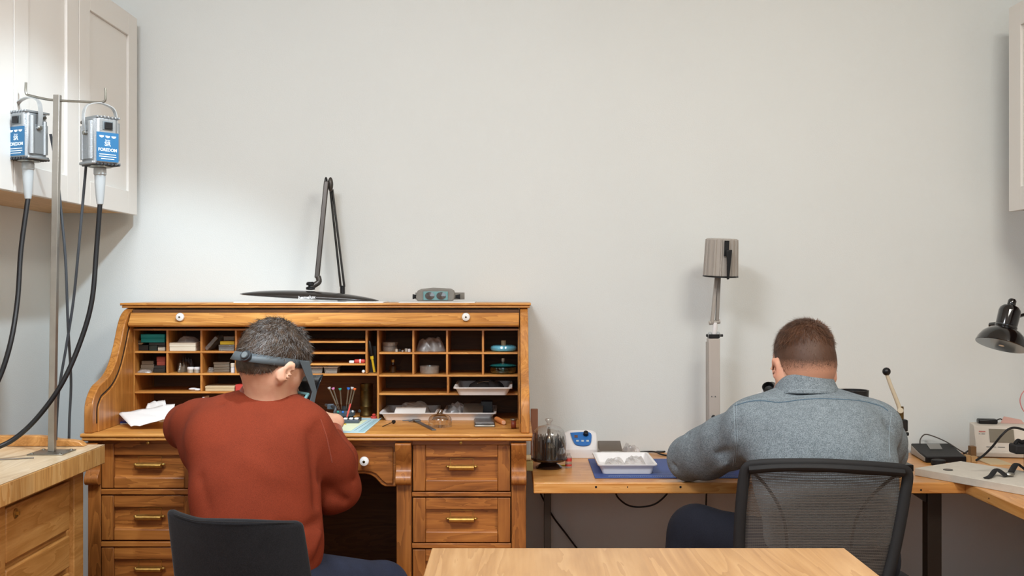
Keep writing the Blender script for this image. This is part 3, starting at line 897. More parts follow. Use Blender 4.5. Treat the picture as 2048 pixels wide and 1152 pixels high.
# ------------------------------------------------------------------ PERSON 1 (rust sweater)
m1 = thing('person', 'seated person in rust sweater with greying hair, bent over the roll top desk', 'person', (-.70, 2.95, 0))
H1 = Matrix.Translation(P(546, 724, 3.08)) @ Matrix.Rotation(R(-37), 4, 'Z') @ Matrix.Rotation(R(-37), 4, 'X') @ Matrix.Rotation(R(4), 4, 'Y') @ Matrix.Scale(.985, 4)
hip1 = Vector((-.68, 2.90, .46))
C7 = P(531, 806, 3.075)
shL = P(430, 856, 3.08); shR = P(613, 868, 3.06)
elL = P(374, 853, 3.20); wrL = Vector((-.80, 3.42, .845))
elR = P(680, 978, 3.13); wrR = P(664, 864, 3.31)
kneeR = P(765, 1176, 3.26); kneeL = Vector((-.88, 3.28, .37))
body = SDF((-1.15, 2.62, -.01), (-.25, 3.72, 1.18), .006)
S = body
head_sdf(S, H1)
neck_top = H1 @ Vector((0, -.035, -.03))
S.cone(neck_top, C7 + Vector((.01, .03, -.01)), .052, .057, .03)
chin_under = H1 @ Vector((0, .02, -.06)); S.cone(chin_under, C7 + Vector((.02, .05, -.02)), .045, .055, .03)
S.cone(C7 + Vector((0, .05, -.06)), hip1, .10, .13, .05)
S.cone(shL, shR, .05, .05, .05)
S.chain([shL, elL], [.045, .036], .03); S.chain([elL, wrL], [.036, .027], .02)
S.chain([shR, elR], [.045, .036], .03); S.chain([elR, wrR], [.037, .026], .02)
for s, kn in ((-1, kneeL), (1, kneeR)):
    S.cone(hip1 + Vector((s * .09, .02, -.02)), kn, .08, .055, .04); S.cone(kn, Vector((kn.x, kn.y - .05, .09)), .052, .035, .02)
    S.cone(Vector((kn.x, kn.y - .06, .045)), Vector((kn.x, kn.y + .12, .035)), .035, .028, .02)
# right hand: back of the hand seen from behind, fingers bent forward round a tool
hd = (P(652, 828, 3.38) - wrR); hd.normalize()
palm = wrR + hd * .045
sideR = Vector((1, .25, .1)).normalized(); sideR = (sideR - hd * sideR.dot(hd)).normalized(); pn = hd.cross(sideR).normalized()
S.cone(wrR, wrR + hd * .02, .027, .028, .015, flat=(pn, .8))
S.cone(palm - sideR * .012, palm + sideR * .016, .034, .032, .015, flat=(pn, .62))
kn0 = wrR + hd * .082
V = Vector
for i, (o_, ln) in enumerate(((-.030, .040), (-.010, .044), (.010, .041), (.027, .033))):
    b = kn0 + sideR * o_ - hd * (.010 * abs(i - 1)); fwd = V((-.35 - .1 * i, .9, .10))
    S.cone(b - hd * .03, b, .0105, .0105, .008)
    finger(S, b, [fwd, V((-.7, .45, -.45)), V((-.7, -.1, -.55))], [ln, ln * .62, ln * .5], [(.0105, .009), (.009, .0082), (.0082, .0072)])
finger(S, palm - sideR * .03 - hd * .02, [V((-.6, .25, .65)), V((-.2, .5, .7)), V((.1, .8, .3))], [.034, .030, .024], [(.013, .0115), (.0112, .0098), (.0098, .008)], .006)
# left hand on the far side of the body, reaching to the work
hdl = V((.95, .05, .0)).normalized()
palL = wrL + hdl * .05
S.cone(wrL, palL, .026, .03, .015)
S.cone(palL - V((0, .02, 0)), palL + V((0, .022, 0)), .026, .026, .015)
for i, o_ in enumerate((-.028, -.009, .010, .028)):
    finger(S, palL + hdl * .03 + V((0, o_, 0)), [V((1, 0, .15)), V((.8, -.1, -.6)), V((.3, -.1, -.9))], [.036, .024, .018], [(.010, .009), (.009, .008), (.008, .007)])
finger(S, palL + V((0, -.03, .0)), [V((.7, -.6, .2)), V((.9, -.1, .1)), V((1, .2, 0))], [.03, .026, .02], [(.012, .011), (.011, .009), (.009, .008)])
Vb, Fb = S.mesh(1)
np_object('body', Vb, Fb, m_skin1, m1)
for s in (-1, 1):
    mb = MB().ball(H1 @ Vector((s * .030, .080, .006)), .0105, 14); part('eye', mb, m_eye, m1)
print('body1', len(Vb))
# trousers
S = SDF((-1.1, 2.6, .05), (-.25, 3.5, .75), .007)
S.ell(hip1 + V((0, .0, -.01)), (.165, .14, .13), .04)
for s, kn in ((-1, kneeL), (1, kneeR)):
    S.cone(hip1 + Vector((s * .095, .03, -.03)), kn, .096, .074, .05); S.cone(kn, Vector((kn.x, kn.y - .05, .10)), .068, .060, .04)
S.fold([kneeR + V((-.06, -.12, .05)), kneeR + V((.06, -.10, .06))], .010, .006)
S.fold([kneeR + V((-.05, -.17, .06)), kneeR + V((.07, -.15, .05))], .010, -.006)
Vt, Ft = S.mesh(2); np_object('jeans', Vt, Ft, m_jean1, m1)
for kn in (kneeL, kneeR):
    S = SDF((kn.x - .07, kn.y - .13, 0), (kn.x + .07, kn.y + .2, .12), .006)
    S.cone((kn.x, kn.y - .07, .048), (kn.x, kn.y + .13, .040), .046, .038, .02, flat=((0, 0, 1), .95)); S.cone((kn.x, kn.y - .06, .06), (kn.x, kn.y - .06, .09), .042, .042, .02)
    S.D = np.maximum(S.D, (0.004 - np.meshgrid(*S.ax, indexing='ij')[2]).astype(np.float32))
    a, b = S.mesh(1); np_object('shoe', a, b, m_shoe, m1)
# sweater
S = SDF((-1.13, 2.62, .42), (-.36, 3.62, 1.0), .0055)
up = C7 + V((0, .045, -.047))
S.cone(up + V((-.085, .0, -.02)), up + V((.070, -.0, -.025)), .085, .083, .05)
chest = V((-.705, 3.02, .755))
S.ell(chest, (.178, .128, .16), .08, rot=(R(-22), 0, R(-6)))
S.ell(V((-.690, 2.955, .65)), (.168, .122, .15), .08, rot=(R(-15), 0, 0))
S.ell(V((-.665, 2.91, .53)), (.166, .128, .13), .07)
S.cone(C7 + V((-.06, .02, -.035)), shL + V((.01, 0, -.002)), .052, .060, .06)
S.cone(C7 + V((.045, .02, -.035)), shR + V((-.005, 0, -.0)), .052, .060, .06)
# left sleeve
S.chain([shL, shL.lerp(elL, .5) + V((-.005, 0, .004)), elL], [.069, .066, .062], .05)
S.chain([elL, elL.lerp(wrL, .5), elL.lerp(wrL, .93)], [.060, .048, .034], .03)
# cloth bridging from the left upper arm to the flank
S.cone(P(404, 905, 3.08), P(425, 880, 3.02), .050, .07, .06)
# right sleeve
S.chain([shR, shR.lerp(elR, .55) + V((.012, 0, .004)), elR], [.063, .059, .056], .05)
S.chain([elR, elR.lerp(wrR, .5) + V((.012, 0, 0)), elR.lerp(wrR, .93)], [.056, .046, .034], .03)
S.ell(P(655, 1000, 3.10), (.035, .05, .038), .04)
# neck opening
S.cone(C7 + V((.012, .045, .055)), C7 + V((.012, .045, .11)), .062, .08, .012, op='s')
# folds
def PF_(px, py, Y): return P(px, py, Y)
def ft(o, pts, w, a): o.fold([P(*p) for p in pts], w * 1.25, a * 1.8)
for (pts, w_, a) in (
    ([(640, 850, 3.0), (655, 905, 2.98), (640, 960, 2.98)], .012, -.008),
    ([(625, 870, 2.98), (628, 940, 2.95), (622, 1010, 2.93)], .016, -.007),
    ([(400, 830, 3.03), (388, 865, 3.06)], .009, -.005), ([(425, 818, 3.03), (410, 850, 3.02)], .008, -.0045),
    ([(445, 812, 3.02), (436, 840, 3.0)], .008, -.004), ([(385, 818, 3.1), (372, 845, 3.12)], .008, -.004),
    ([(455, 905, 2.93), (500, 925, 2.88), (560, 960, 2.85)], .018, .004),
    ([(600, 1000, 2.86), (560, 960, 2.85), (545, 900, 2.87)], .014, -.004),
    ([(650, 1060, 2.90), (620, 1100, 2.86), (575, 1120, 2.82)], .012, .006), ([(652, 1085, 2.90), (630, 1125, 2.86)], .010, -.006),
    ([(640, 1040, 2.92), (600, 1060, 2.86), (560, 1050, 2.82)], .012, -.005),
    ([(670, 900, 3.06), (692, 935, 3.08)], .008, -.005), ([(676, 885, 3.09), (700, 925, 3.10)], .007, .004), ([(672, 940, 3.06), (704, 960, 3.09)], .008, -.004),
    ([(648, 975, 3.02), (690, 1000, 3.08)], .010, -.005),
    ([(410, 960, 2.9), (430, 1020, 2.87)], .015, -.004)): ft(S, pts, w_, a)
# soft random undulation of the cloth
def wob(S, amp, f, seed):
    r = np.random.default_rng(seed); g = np.meshgrid(*S.ax, indexing='ij', sparse=True)
    acc = 0
    for i in range(5):
        k = r.normal(0, 1, 3); k = k / np.linalg.norm(k) * f * r.uniform(.6, 1.5)
        acc = acc + np.sin(k[0] * g[0] + k[1] * g[1] + k[2] * g[2] + r.uniform(0, 6.3))
    S.D += (amp * acc / 2.2).astype(np.float32)
wob(S, .0022, 38, 3)
Vs, Fs = S.mesh(2)
sweater = np_object('sweater', Vs, Fs, m_sweat, m1)
b1 = bvh_of(sweater)
m_rib = fabric('rust ribbing', '8a3a20', scale=900, var=.2)
# ribbed neckband round the neck
ring = []
ctr = C7 + V((-.002, .034, .034))
for i in range(40):
    a = 2 * PI * i / 40
    ring.append(ctr + V((math.cos(a) * .069, math.sin(a) * .070, -.010 + .020 * -math.sin(a))))
mb = MB()
def nb(u, v):
    i = int(round(u * 40)) % 40; p = ring[i]; a = 2 * PI * i / 40
    return p + V((math.cos(a), math.sin(a), 0)) * (.006 * math.sin(v * PI) + .004 * (1 - v)) + V((0, 0, -.013 + .026 * v))
mb.grid(nb, 40, 6, True)
part('neckband', mb, m_rib, m1, solid=.003, autosmooth=0)
seam('sleeve_seam', b1, [(641, 838), (652, 870), (660, 905), (664, 925)], .0016, m_rib, m1, lift=.0003)
# cuff at the right wrist
mb = MB().cyl(elR.lerp(wrR, .90), elR.lerp(wrR, 1.04), .0345, 28, .032); part('cuff', mb, m_rib, m1, bevel=.003)
# hair -----------------------------------------------------------------
def flow1(p, n):
    c = H1 @ Vector((0.01, -.04, .11)); d = (p - c); d = d - n * d.dot(n)
    return d.normalized() if d.length > 1e-5 else Vector((1, 0, 0))
def bumps1(x, y, z):
    pl = z - (.006 + .55 * y)
    return -.0050 * np.exp(-(pl / .019) ** 2) - .0022 * (pl < -.012) + .0035 * (np.sin(x * 190 + 3 * np.sin(z * 90)) * np.sin(y * 170 + 2 * np.sin(x * 110)) + .6 * np.sin(z * 230 + x * 140)) * np.clip((z + .0) / .05, 0, 1) + .006 * np.clip((z - .02) / .06, 0, 1) * np.clip((y + .11) / .12, 0, 1.2)
zl1 = ([-.14, -.09, -.06, -.035, -.02, .02, .05, .07, .11], [-.092, -.094, -.078, -.050, -.002, .0, .010, .035, .05])
Vh, Fh, Vl = hair_cap(H1, .0085, zl1, bumps=bumps1, neck=H1.inverted() @ (C7 + Vector((.01, .03, -.01))), nr=.0575)
me_h = np_object('hair', Vh, Fh, m_hair1, m1)
def sample_cap(o, cond=None, nmax=20000):
    off = root_of(o).location; pts = []; nrm = []
    for p in o.data.polygons:
        c = p.center + off
        if cond is None or cond(c, p.normal): pts.append(tuple(c)); nrm.append(tuple(p.normal))
    return pts, nrm
H1i = H1.inverted()
def up1(c, n):
    q = H1i @ c; return q.z > .008 + .5 * (q.y) and n.dot((c - H1 @ Vector((0, 0, 0))).normalized()) > .2
def lo1(c, n):
    q = H1i @ c; return q.z <= .03 + .5 * q.y and n.dot((c - H1 @ Vector((0, 0, 0))).normalized()) > .2
pts, nr = sample_cap(me_h, up1)
v_, f_ = strands(pts, nr, flow1, 10000, .021, .0012, .55, 5, lift=.38)
np_object('hair_strands', v_, f_, m_hair1, me_h)
right = [(i) for i, c in enumerate(pts) if (H1i @ Vector(c)).x > .0 or (H1i @ Vector(c)).y > .02]
v_, f_ = strands([pts[i] for i in right], [nr[i] for i in right], flow1, 3200, .023, .0011, .6, 6, lift=.38)
np_object('grey_strands', v_, f_, m_hair1g, me_h, label='grey curls on the right side and crown')
pts, nr = sample_cap(me_h, lo1)
v_, f_ = strands(pts, nr, lambda p, n: (0, 0, -1), 5000, .008, .0009, .1, 7, seg=2, lift=.35)
np_object('short_strands', v_, f_, m_hair1, me_h)
# stubble
# ---- magnifier headset worn over the hair (lifts off: a thing of its own)
vz = thing('magnifier_headset', 'grey headband magnifier visor worn over the hair of the rust sweater wearer', 'magnifying visor', tuple(H1 @ Vector((0, 0, 0))))
vz.location = H1.to_translation()
def band(u, v):
    a = 2 * PI * u
    x = (.0845 if math.cos(a) > 0 else .0755) * math.cos(a); y = -.008 + .1065 * math.sin(a)
    z = .006 + .55 * y
    return H1 @ Vector((x, y, z + (v - .5) * .027))
part('headband', MB().grid(band, 64, 3, True), m_blueg if False else mat('headband grey', '51585c', .5), vz, solid=.0035, autosmooth=0)
kp = H1 @ Vector((.034, -.1120, -.052)); kd_ = (kp - (H1 @ Vector((0, 0, -.045)))).normalized()
_bz = kp
mb = MB().cyl(kp - kd_ * .006, kp + kd_ * .004, .0155, 28); mb.cyl(kp + kd_ * .004, kp + kd_ * .009, .0125, 28, .011)
part('adjusting_knob', mb, m_greyd, vz, bevel=.0008)
mb = MB().cyl(kp + kd_ * .009, kp + kd_ * .0095, .0085, 20); part('knob_emblem', mb, m_greyp, vz)
def hb(x, y, z): return H1 @ Vector((x, y, z))
# side arm, visor hood and lens plate hanging in front of the eyes
for s in (-1, 1):
    mb = MB().prism([(0.010, .022), (.040, .040), (.118, -.010), (.152, -.085), (.146, -.102), (.136, -.100), (.106, -.022)], s * .088, s * .0915, 'x')
    mb.v = [tuple(H1 @ Vector(v)) for v in mb.v]
    part('visor_arm', mb, MATS['headband grey'], vz, bevel=.001)
mb = MB()
mb.grid(lambda u, v: hb((u - .5) * .178, (.108 + .030 * v) + .016 * math.sin(u * PI), .040 - .130 * v), 14, 6)
part('visor_hood', mb, mat('dark visor', '15191d', .2), vz, solid=.002)
mb = MB()
for (x0, x1, z0, z1) in ((-.080, .080, -.026, -.033), (-.080, .080, -.062, -.069), (-.080, -.072, -.033, -.062), (.072, .080, -.033, -.062), (-.006, .006, -.033, -.062)):
    mb.box(x0, x1, .104, .110, z0, z1)
mb.v = [tuple(H1 @ Vector(v)) for v in mb.v]
part('lens_frame', mb, mat('teal grey plastic', '6f9a9c', .35), vz, bevel=.001)
mb = MB().box(-.064, .064, .1065, .1075, -.062, -.033); mb.v = [tuple(H1 @ Vector(v)) for v in mb.v]
part('lens', mb, m_glass, vz)
# tool held in the fingers
tp = kn0 + V((-.022, .045, .004))
single('tweezers', MB().prism([(-.0015, 0), (.0015, 0), (.0035, .05), (.0015, .10), (-.0015, .10), (-.0035, .05)], -.002, .002, 'y'), m_steel, 'x', 'y') if False else None
tw = MB(); tw.tube([tp, tp + V((-.045, .03, .028))], .0028, 10, smooth=0); tw.tube([tp, tp + V((.02, -.0, -.045))], .0016, 8, smooth=0)
single('hand_tool', tw, m_steel, 'slim steel hand tool held in the raised right hand at the roll top desk', 'tool')

# ------------------------------------------------------------------ PERSON 2 (denim shirt)
m2 = thing('person', 'seated person in washed blue denim shirt with short chestnut hair, leaning over the pine bench', 'person', (.86, 3.0, 0))
H2 = Matrix.Translation(P(1607, 723, 3.18)) @ Matrix.Rotation(R(8), 4, 'Z') @ Matrix.Rotation(R(-20), 4, 'X') @ Matrix.Rotation(R(2), 4, 'Y') @ Matrix.Scale(1.0, 4)
hip2 = V((.875, 3.03, .50))
C7b = P(1613, 783, 3.12)
sL = P(1500, 856, 3.13); sR = P(1752, 858, 3.13)
eL = P(1379, 916, 3.40); wL = V((.70, 3.60, .69))
eR = P(1772, 905, 3.34); wR = V((1.0, 3.58, .70))
kL = V((.545, 3.26, .500)); kR = V((1.08, 3.36, .50))
S = SDF((.42, 2.72, -.01), (1.28, 3.80, 1.18), .006)
head_sdf(S, H2)
S.cone(H2 @ Vector((0, -.035, -.03)), C7b + V((0, .03, -.02)), .060, .066, .03)
S.cone(H2 @ Vector((0, .02, -.06)), C7b + V((0, .05, -.03)), .05, .055, .03)
S.cone(C7b + V((0, .05, -.08)), hip2, .10, .13, .05); S.cone(sL, sR, .05, .05, .05)
for a, b, c in ((sL, eL, wL), (sR, eR, wR)):
    S.chain([a, b], [.045, .037], .03); S.chain([b, c], [.037, .027], .02)
kf = {0: V((.40, 3.16, .10)), 1: V((1.08, 3.30, .10))}
for i, kn in enumerate((kL, kR)):
    S.cone(hip2 + V(((-.09, .09)[i], .02, -.02)), kn, .08, .055, .04); S.cone(kn, kf[i], .052, .035, .02)
    S.cone(kf[i] + V((0, -.01, -.055)), kf[i] + V((0, .13, -.065)), .035, .028, .02)
for wv, sg in ((wL, 1), (wR, -1)):
    dh = V((sg * .75, .5, .0)).normalized(); pl_ = wv + dh * .045
    S.cone(wv, pl_, .026, .028, .015); sd_ = V((0, 0, 1)).cross(dh)
    S.cone(pl_ - V((0, 0, .018)), pl_ + V((0, 0, .02)), .026, .026, .012)
    for i, o_ in enumerate((-.027, -.009, .009, .026)):
        finger(S, pl_ + dh * .032 + V((0, 0, o_)), [dh, dh + V((-sg * .9, .3, 0)), dh * .2 + V((-sg * 1, .0, 0))], [.036, .024, .018], [(.010, .009), (.009, .008), (.008, .007)])
    finger(S, pl_ + V((0, 0, .03)), [V((sg * .5, .1, .6)), dh, dh + V((0, 0, -.4))], [.03, .026, .02], [(.012, .011), (.011, .009), (.009, .008)])
Vb, Fb = S.mesh(1)
np_object('body', Vb, Fb, m_skin2, m2)
for s in (-1, 1):
    part('eye', MB().ball(H2 @ Vector((s * .030, .080, .006)), .0105, 14), m_eye, m2)
S = SDF((.25, 2.65, .05), (1.3, 3.55, .75), .007)
S.ell(hip2 + V((0, 0, -.01)), (.175, .145, .13), .04)
for i, kn in enumerate((kL, kR)):
    S.cone(hip2 + V(((-.095, .095)[i], .03, -.03)), kn, .100, .078, .05); S.cone(kn, kf[i], .072, .060, .04)
S.fold([P(1425, 1092, 3.08), P(1445, 1078, 3.06), P(1475, 1072, 3.04)], .008, -.008)
S.fold([P(1420, 1097, 3.10), P(1440, 1070, 3.08), P(1475, 1064, 3.06)], .008, .004)
a, b = S.mesh(2); np_object('trousers', a, b, m_jean2, m2)
for i in (0, 1):
    k_ = kf[i]; S = SDF((k_.x - .07, k_.y - .10, 0), (k_.x + .07, k_.y + .22, .12), .006)
    S.cone((k_.x, k_.y - .02, .048), (k_.x, k_.y + .14, .040), .046, .038, .02); S.cone((k_.x, k_.y - .01, .06), (k_.x, k_.y - .01, .09), .042, .042, .02)
    S.D = np.maximum(S.D, (0.004 - np.meshgrid(*S.ax, indexing='ij')[2]).astype(np.float32))
    a, b = S.mesh(1); np_object('shoe', a, b, m_shoe, m2)
# shirt
S = SDF((.38, 2.74, .38), (1.28, 3.68, 1.05), .0055)
up = C7b + V((0, .045, -.07))
S.cone(up + V((-.12, 0, -.035)), up + V((.135, 0, -.035)), .078, .078, .05)
S.ell(V((.858, 3.06, .775)), (.205, .130, .16), .07, rot=(R(-16), 0, 0))
S.ell(V((.868, 3.02, .66)), (.192, .118, .16), .07)
S.ell(V((.868, 3.02, .53)), (.168, .118, .14), .07)
S.cone(C7b + V((-.05, .02, -.045)), sL + V((.0, -.01, .002)), .055, .066, .05)
S.cone(C7b + V((.05, .02, -.045)), sR + V((.0, -.01, .002)), .055, .058, .05)
S.chain([sL, sL.lerp(eL, .35) + V((.0, 0, -.008)), sL.lerp(eL, .7) + V((.0, 0, -.010)), eL], [.066, .071, .071, .066], .05)
S.chain([eL, eL.lerp(wL, .9)], [.058, .040], .03)
S.chain([sR, sR.lerp(eR, .5) + V((.006, 0, 0)), eR], [.060, .058, .054], .05)
S.chain([eR, eR.lerp(wR, .9)], [.055, .040], .03)
S.cone(C7b + V((0, .04, .065)), C7b + V((0, .04, .13)), .062, .078, .012, op='s')
for (pts, w_, a) in (
    ([(1470, 905, 3.06), (1430, 905, 3.2), (1400, 915, 3.3)], .010, -.006), ([(1475, 925, 3.04), (1440, 935, 3.2), (1410, 945, 3.3)], .010, .005),
    ([(1370, 868, 3.32), (1395, 880, 3.3), (1425, 888, 3.2)], .008, -.006), ([(1362, 876, 3.36), (1380, 895, 3.33)], .007, -.005),
    ([(1350, 930, 3.36), (1375, 938, 3.34), (1400, 930, 3.3)], .008, -.005), ([(1480, 840, 3.05), (1465, 880, 3.1)], .010, -.005),
    ([(1490, 870, 2.98), (1520, 905, 2.93), (1560, 920, 2.9)], .016, .004), ([(1770, 850, 3.03), (1785, 900, 3.1)], .009, -.006),
    ([(1780, 885, 3.08), (1795, 925, 3.2)], .009, .004), ([(1740, 870, 2.98), (1715, 930, 2.93)], .016, -.004),
    ([(1510, 940, 2.92), (1490, 1000, 2.92)], .012, -.005), ([(1500, 985, 2.9), (1478, 1040, 2.95)], .010, .005)): ft(S, pts, w_, a)
wob(S, .0022, 40, 9)
a, b = S.mesh(2)
shirt = np_object('shirt', a, b, m_denim, m2)
b2 = bvh_of(shirt)
seam('yoke_seam', b2, [(1470, 812), (1500, 803), (1530, 802), (1560, 805), (1610, 799), (1660, 798), (1720, 802), (1760, 812), (1776, 822)], .0016, m_denimd, m2, lift=.0004)
seam('sleeve_seam', b2, [(1468, 812), (1469, 850), (1471, 890), (1466, 932)], .0010, m_thread, m2, lift=.0002)
seam('sleeve_stitching', b2, [(1473, 806), (1474, 850), (1475, 890), (1471, 925)], .0008, m_thread, m2, lift=.0006)
seam('yoke_stitching', b2, [(1475, 806), (1510, 799), (1560, 797), (1610, 792), (1670, 793), (1730, 799), (1770, 813)], .0008, m_thread, m2, lift=.0004)
seam('sleeve_seam', b2, [(1783, 826), (1778, 870), (1780, 915)], .0008, m_thread, m2, lift=.0002)
# collar: folded band standing round the neck
cc = C7b + V((.004, .022, .030))
def coll(u, v):
    a = PI * (1.0 + u) + (u - .5) * 1.5                      # open towards the front
    a = R(-90) + (u - .5) * R(300)
    rx = .073 + .020 * (1 - v) ** 1.1 ; ry = .062 + .030 * (1 - v) ** 1.2
    z = -.034 + .068 * v + .006 * -math.sin(a) - .002 - .024 * math.cos(a) ** 2 * v
    if v > .86: rx -= .004 * (v - .86) / .14 * 2; ry -= .008 * (v - .86) / .14
    return cc + V((math.cos(a) * rx, math.sin(a) * ry, z))
cl = part('collar', MB().grid(coll, 48, 10), m_denim, m2, solid=.004, autosmooth=0, subsurf=1)
bc = bvh_of(cl)
seam('collar_stitching', bc, [(1560, 790), (1590, 781), (1620, 779), (1660, 783)], .0008, m_thread, cl, lift=.0015)
# hair with faded sides
def fadehair(name, T):
    m = bpy.data.materials.new(name); m.use_nodes = True
    nt = m.node_tree; N = nt.nodes; L = nt.links; b = N['Principled BSDF']
    tc = N.new('ShaderNodeTexCoord'); n = N.new('ShaderNodeTexNoise'); n.inputs['Scale'].default_value = 320
    L.new(tc.outputs['Object'], n.inputs['Vector'])
    sp = N.new('ShaderNodeSeparateXYZ'); L.new(tc.outputs['Object'], sp.inputs[0])
    mr = N.new('ShaderNodeMapRange'); mr.inputs[1].default_value = .985 ; mr.inputs[2].default_value = 1.04
    L.new(sp.outputs['Z'], mr.inputs[0])
    ad = N.new('ShaderNodeMath'); ad.operation = 'MULTIPLY_ADD'; ad.inputs[1].default_value = .5; L.new(n.outputs['Fac'], ad.inputs[0]); L.new(mr.outputs[0], ad.inputs[2])
    r = N.new('ShaderNodeValToRGB'); r.color_ramp.elements[0].position = .38; r.color_ramp.elements[1].position = .95
    r.color_ramp.elements[0].color = lin('c08c72'); r.color_ramp.elements[1].color = lin('4e3323')
    L.new(ad.outputs[0], r.inputs['Fac']); L.new(r.outputs['Color'], b.inputs['Base Color']); b.inputs['Roughness'].default_value = .6
    return m
zl2 = ([-.14, -.09, -.06, -.035, -.02, .02, .05, .07, .11], [-.088, -.090, -.078, -.048, .0, .0, .015, .04, .055])
Vh, Fh, Vl = hair_cap(H2, .0048, zl2, top=.004, neck=H2.inverted() @ (C7b + Vector((0, .03, -.02))), nr=.0645, bumps=lambda x, y, z: .004 * np.clip((z - .03) / .05, 0, 1))
h2 = np_object('hair', Vh, Fh, fadehair('faded hair', H2), m2)
H2i = H2.inverted()
def flow2(p, n):
    c = H2 @ Vector((0.015, -.075, .085)); d = (p - c); sw = n.cross(d) * .5; d = d + sw; d = d - n * d.dot(n)
    return d.normalized() if d.length > 1e-5 else Vector((1, 0, 0))
hc = H2 @ Vector((0, 0, 0))
pts, nr = sample_cap(h2, lambda c, n: (H2i @ c).z > .03 and n.dot((c - hc).normalized()) > .2)
v_, f_ = strands(pts, nr, flow2, 14000, .017, .0014, .2, 15, seg=3, lift=.55)
np_object('hair_strands', v_, f_, m_hair2, h2)
pts, nr = sample_cap(h2, lambda c, n: -.04 < (H2i @ c).z <= .035 and n.dot((c - hc).normalized()) > .2)
v_, f_ = strands(pts, nr, lambda p, n: (0, 0, -1), 5200, .0075, .0010, .1, 16, seg=2, lift=.3)
np_object('short_strands', v_, f_, m_hair2, h2)

# ================================================================== CHAIRS
ch = thing('chair', 'charcoal upholstered shell chair behind the rust sweater wearer', 'chair', (-.70, 2.75, 0))
m_felt = fabric('charcoal felt', '1c1d21', scale=420, var=.25, mottled=.1, sheen=.1)
def sc_front(u, v):
    # u 0..1 across (left to right), v 0..1 seat height to the top
    pxl = 364 + (338 - 364) * v; pxr = 640 + (603 - 640) * v
    px = pxl + (pxr - pxl) * u
    top = 1015 + 20 * min(1, u / .22) ** .7 + 6 * u + (-2 if u > .95 else 0)
    c = 4 * (u - .5) ** 2
    top += 5 * max(0, (u - .94) / .06) ** 2
    py = 1260 + (top - 1260) * v
    Y = 2.60 - .0 * v + .10 * c * (.6 + .4 * v) - .10 * (1 - v) ** 1.5 * 0 + .02 * (1 - v)
    Y = 2.66 - .085 * (1 - c) * (.55 + .45 * v) - .03 * v
    return P(px, py, Y)
mb = MB()
mb.grid(sc_front, 26, 16)
part('backrest', mb, m_felt, ch, solid=.026, subsurf=1, autosmooth=0)
S = SDF((-.98, 2.55, .26), (-.42, 3.10, .42), .008)
S.cone((-.83, 2.72, .335), (-.83, 2.98, .335), .045, .04, .08); S.cone((-.57, 2.72, .335), (-.57, 2.98, .335), .045, .04, .08)
S.ell((-.70, 2.84, .33), (.235, .23, .042), .06)
a, b = S.mesh(2); np_object('seat', a, b, m_felt, ch)
for sx in (-1, 1):
    for sy in (-1, 1):
        part('leg', MB().cyl((-.70 + sx * .13, 2.84 + sy * .12, .30), (-.70 + sx * .21, 2.84 + sy * .20, 0), .014, 14, .010), m_blackm, ch)
part('stitching', MB().tube([sc_front(u / 20, .985) + V((0, -.0155, 0)) for u in range(1, 20)], .0012, 6), m_blackm, ch)

ch = thing('office_chair', 'black mesh back office chair behind the denim shirt wearer', 'office chair', (.83, 2.82, 0))
# outer outline (px) of the back at Y ~ 2.82
YC = 2.83
def curveY(px): 
    t = (px - 1645) / 175.0; return YC + .05 * t * t - .0
def fr(px, py): return P(px, py, curveY(px))
outl = [(1478, 1190), (1478, 1120), (1479, 1060), (1483, 1000), (1489, 950), (1497, 934), (1515, 930), (1560, 928), (1640, 928), (1720, 932), (1790, 937), (1808, 941), (1815, 952), (1811, 985), (1800, 1050), (1785, 1120), (1765, 1190)]
ringp = [fr(*p) for p in outl]
top_ = part('back_frame', MB().tube(ringp, .0155, 12, 5, flat=.75), m_blackm, ch)
# thicker top rail
part('top_rail', MB().tube([fr(1500, 938), fr(1560, 934), fr(1640, 934), fr(1720, 938), fr(1802, 944)], .019, 12, 5, flat=.7), m_blackm, ch)
# mesh: many fine horizontal threads in one woven sheet + vertical hair threads
mb = MB()
n = 0
py = 951.0
def lx(py): return np.interp(py, [940, 1000, 1060, 1200], [1496, 1490, 1488, 1487])
def rx(py): return np.interp(py, [940, 985, 1050, 1120, 1200], [1806, 1803, 1792, 1776, 1755])
rows = []
while py < 1190:
    a, b = lx(py), rx(py); pr_ = []
    for i in range(15):
        u = i / 14; px = a + (b - a) * u; q = py - 5 * math.sin(PI * u) * np.clip((1060 - py) / 110, -1, 1)
        pr_.append(fr(px, q) + V((0, .012, 0)))
    # a flat thread strip
    t = .00125; vs_ = []; fs_ = []
    for p in pr_: vs_ += [p + V((0, -.0004, -t)), p + V((0, -.0004, t)), p + V((0, .0004, t)), p + V((0, .0004, -t))]
    for i in range(14):
        for j in range(4): fs_.append((i * 4 + j, i * 4 + (j + 1) % 4, i * 4 + 4 + (j + 1) % 4, i * 4 + 4 + j))
    mb.add(vs_, fs_); py += 3.05; n += 1
for i in range(1, 74):
    u = i / 74; vs_ = []
    for j in range(12):
        q = 951 + (1190 - 951) * j / 11; px = lx(q) + (rx(q) - lx(q)) * u
        vs_.append(fr(px, q - 5 * math.sin(PI * u) * np.clip((1060 - q) / 110, -1, 1)) + V((0, .0128, 0)))
    k_ = []; f__ = []
    for p in vs_: k_ += [p + V((-.0003, 0, 0)), p + V((.0003, 0, 0))]
    for j in range(11): f__.append((2 * j, 2 * j + 1, 2 * j + 3, 2 * j + 2))
    mb.add(k_, f__)
part('mesh_back', mb, mat('mesh thread', '524c47', .7), ch, smooth=False, label='fine ribbed black mesh', kind=None)
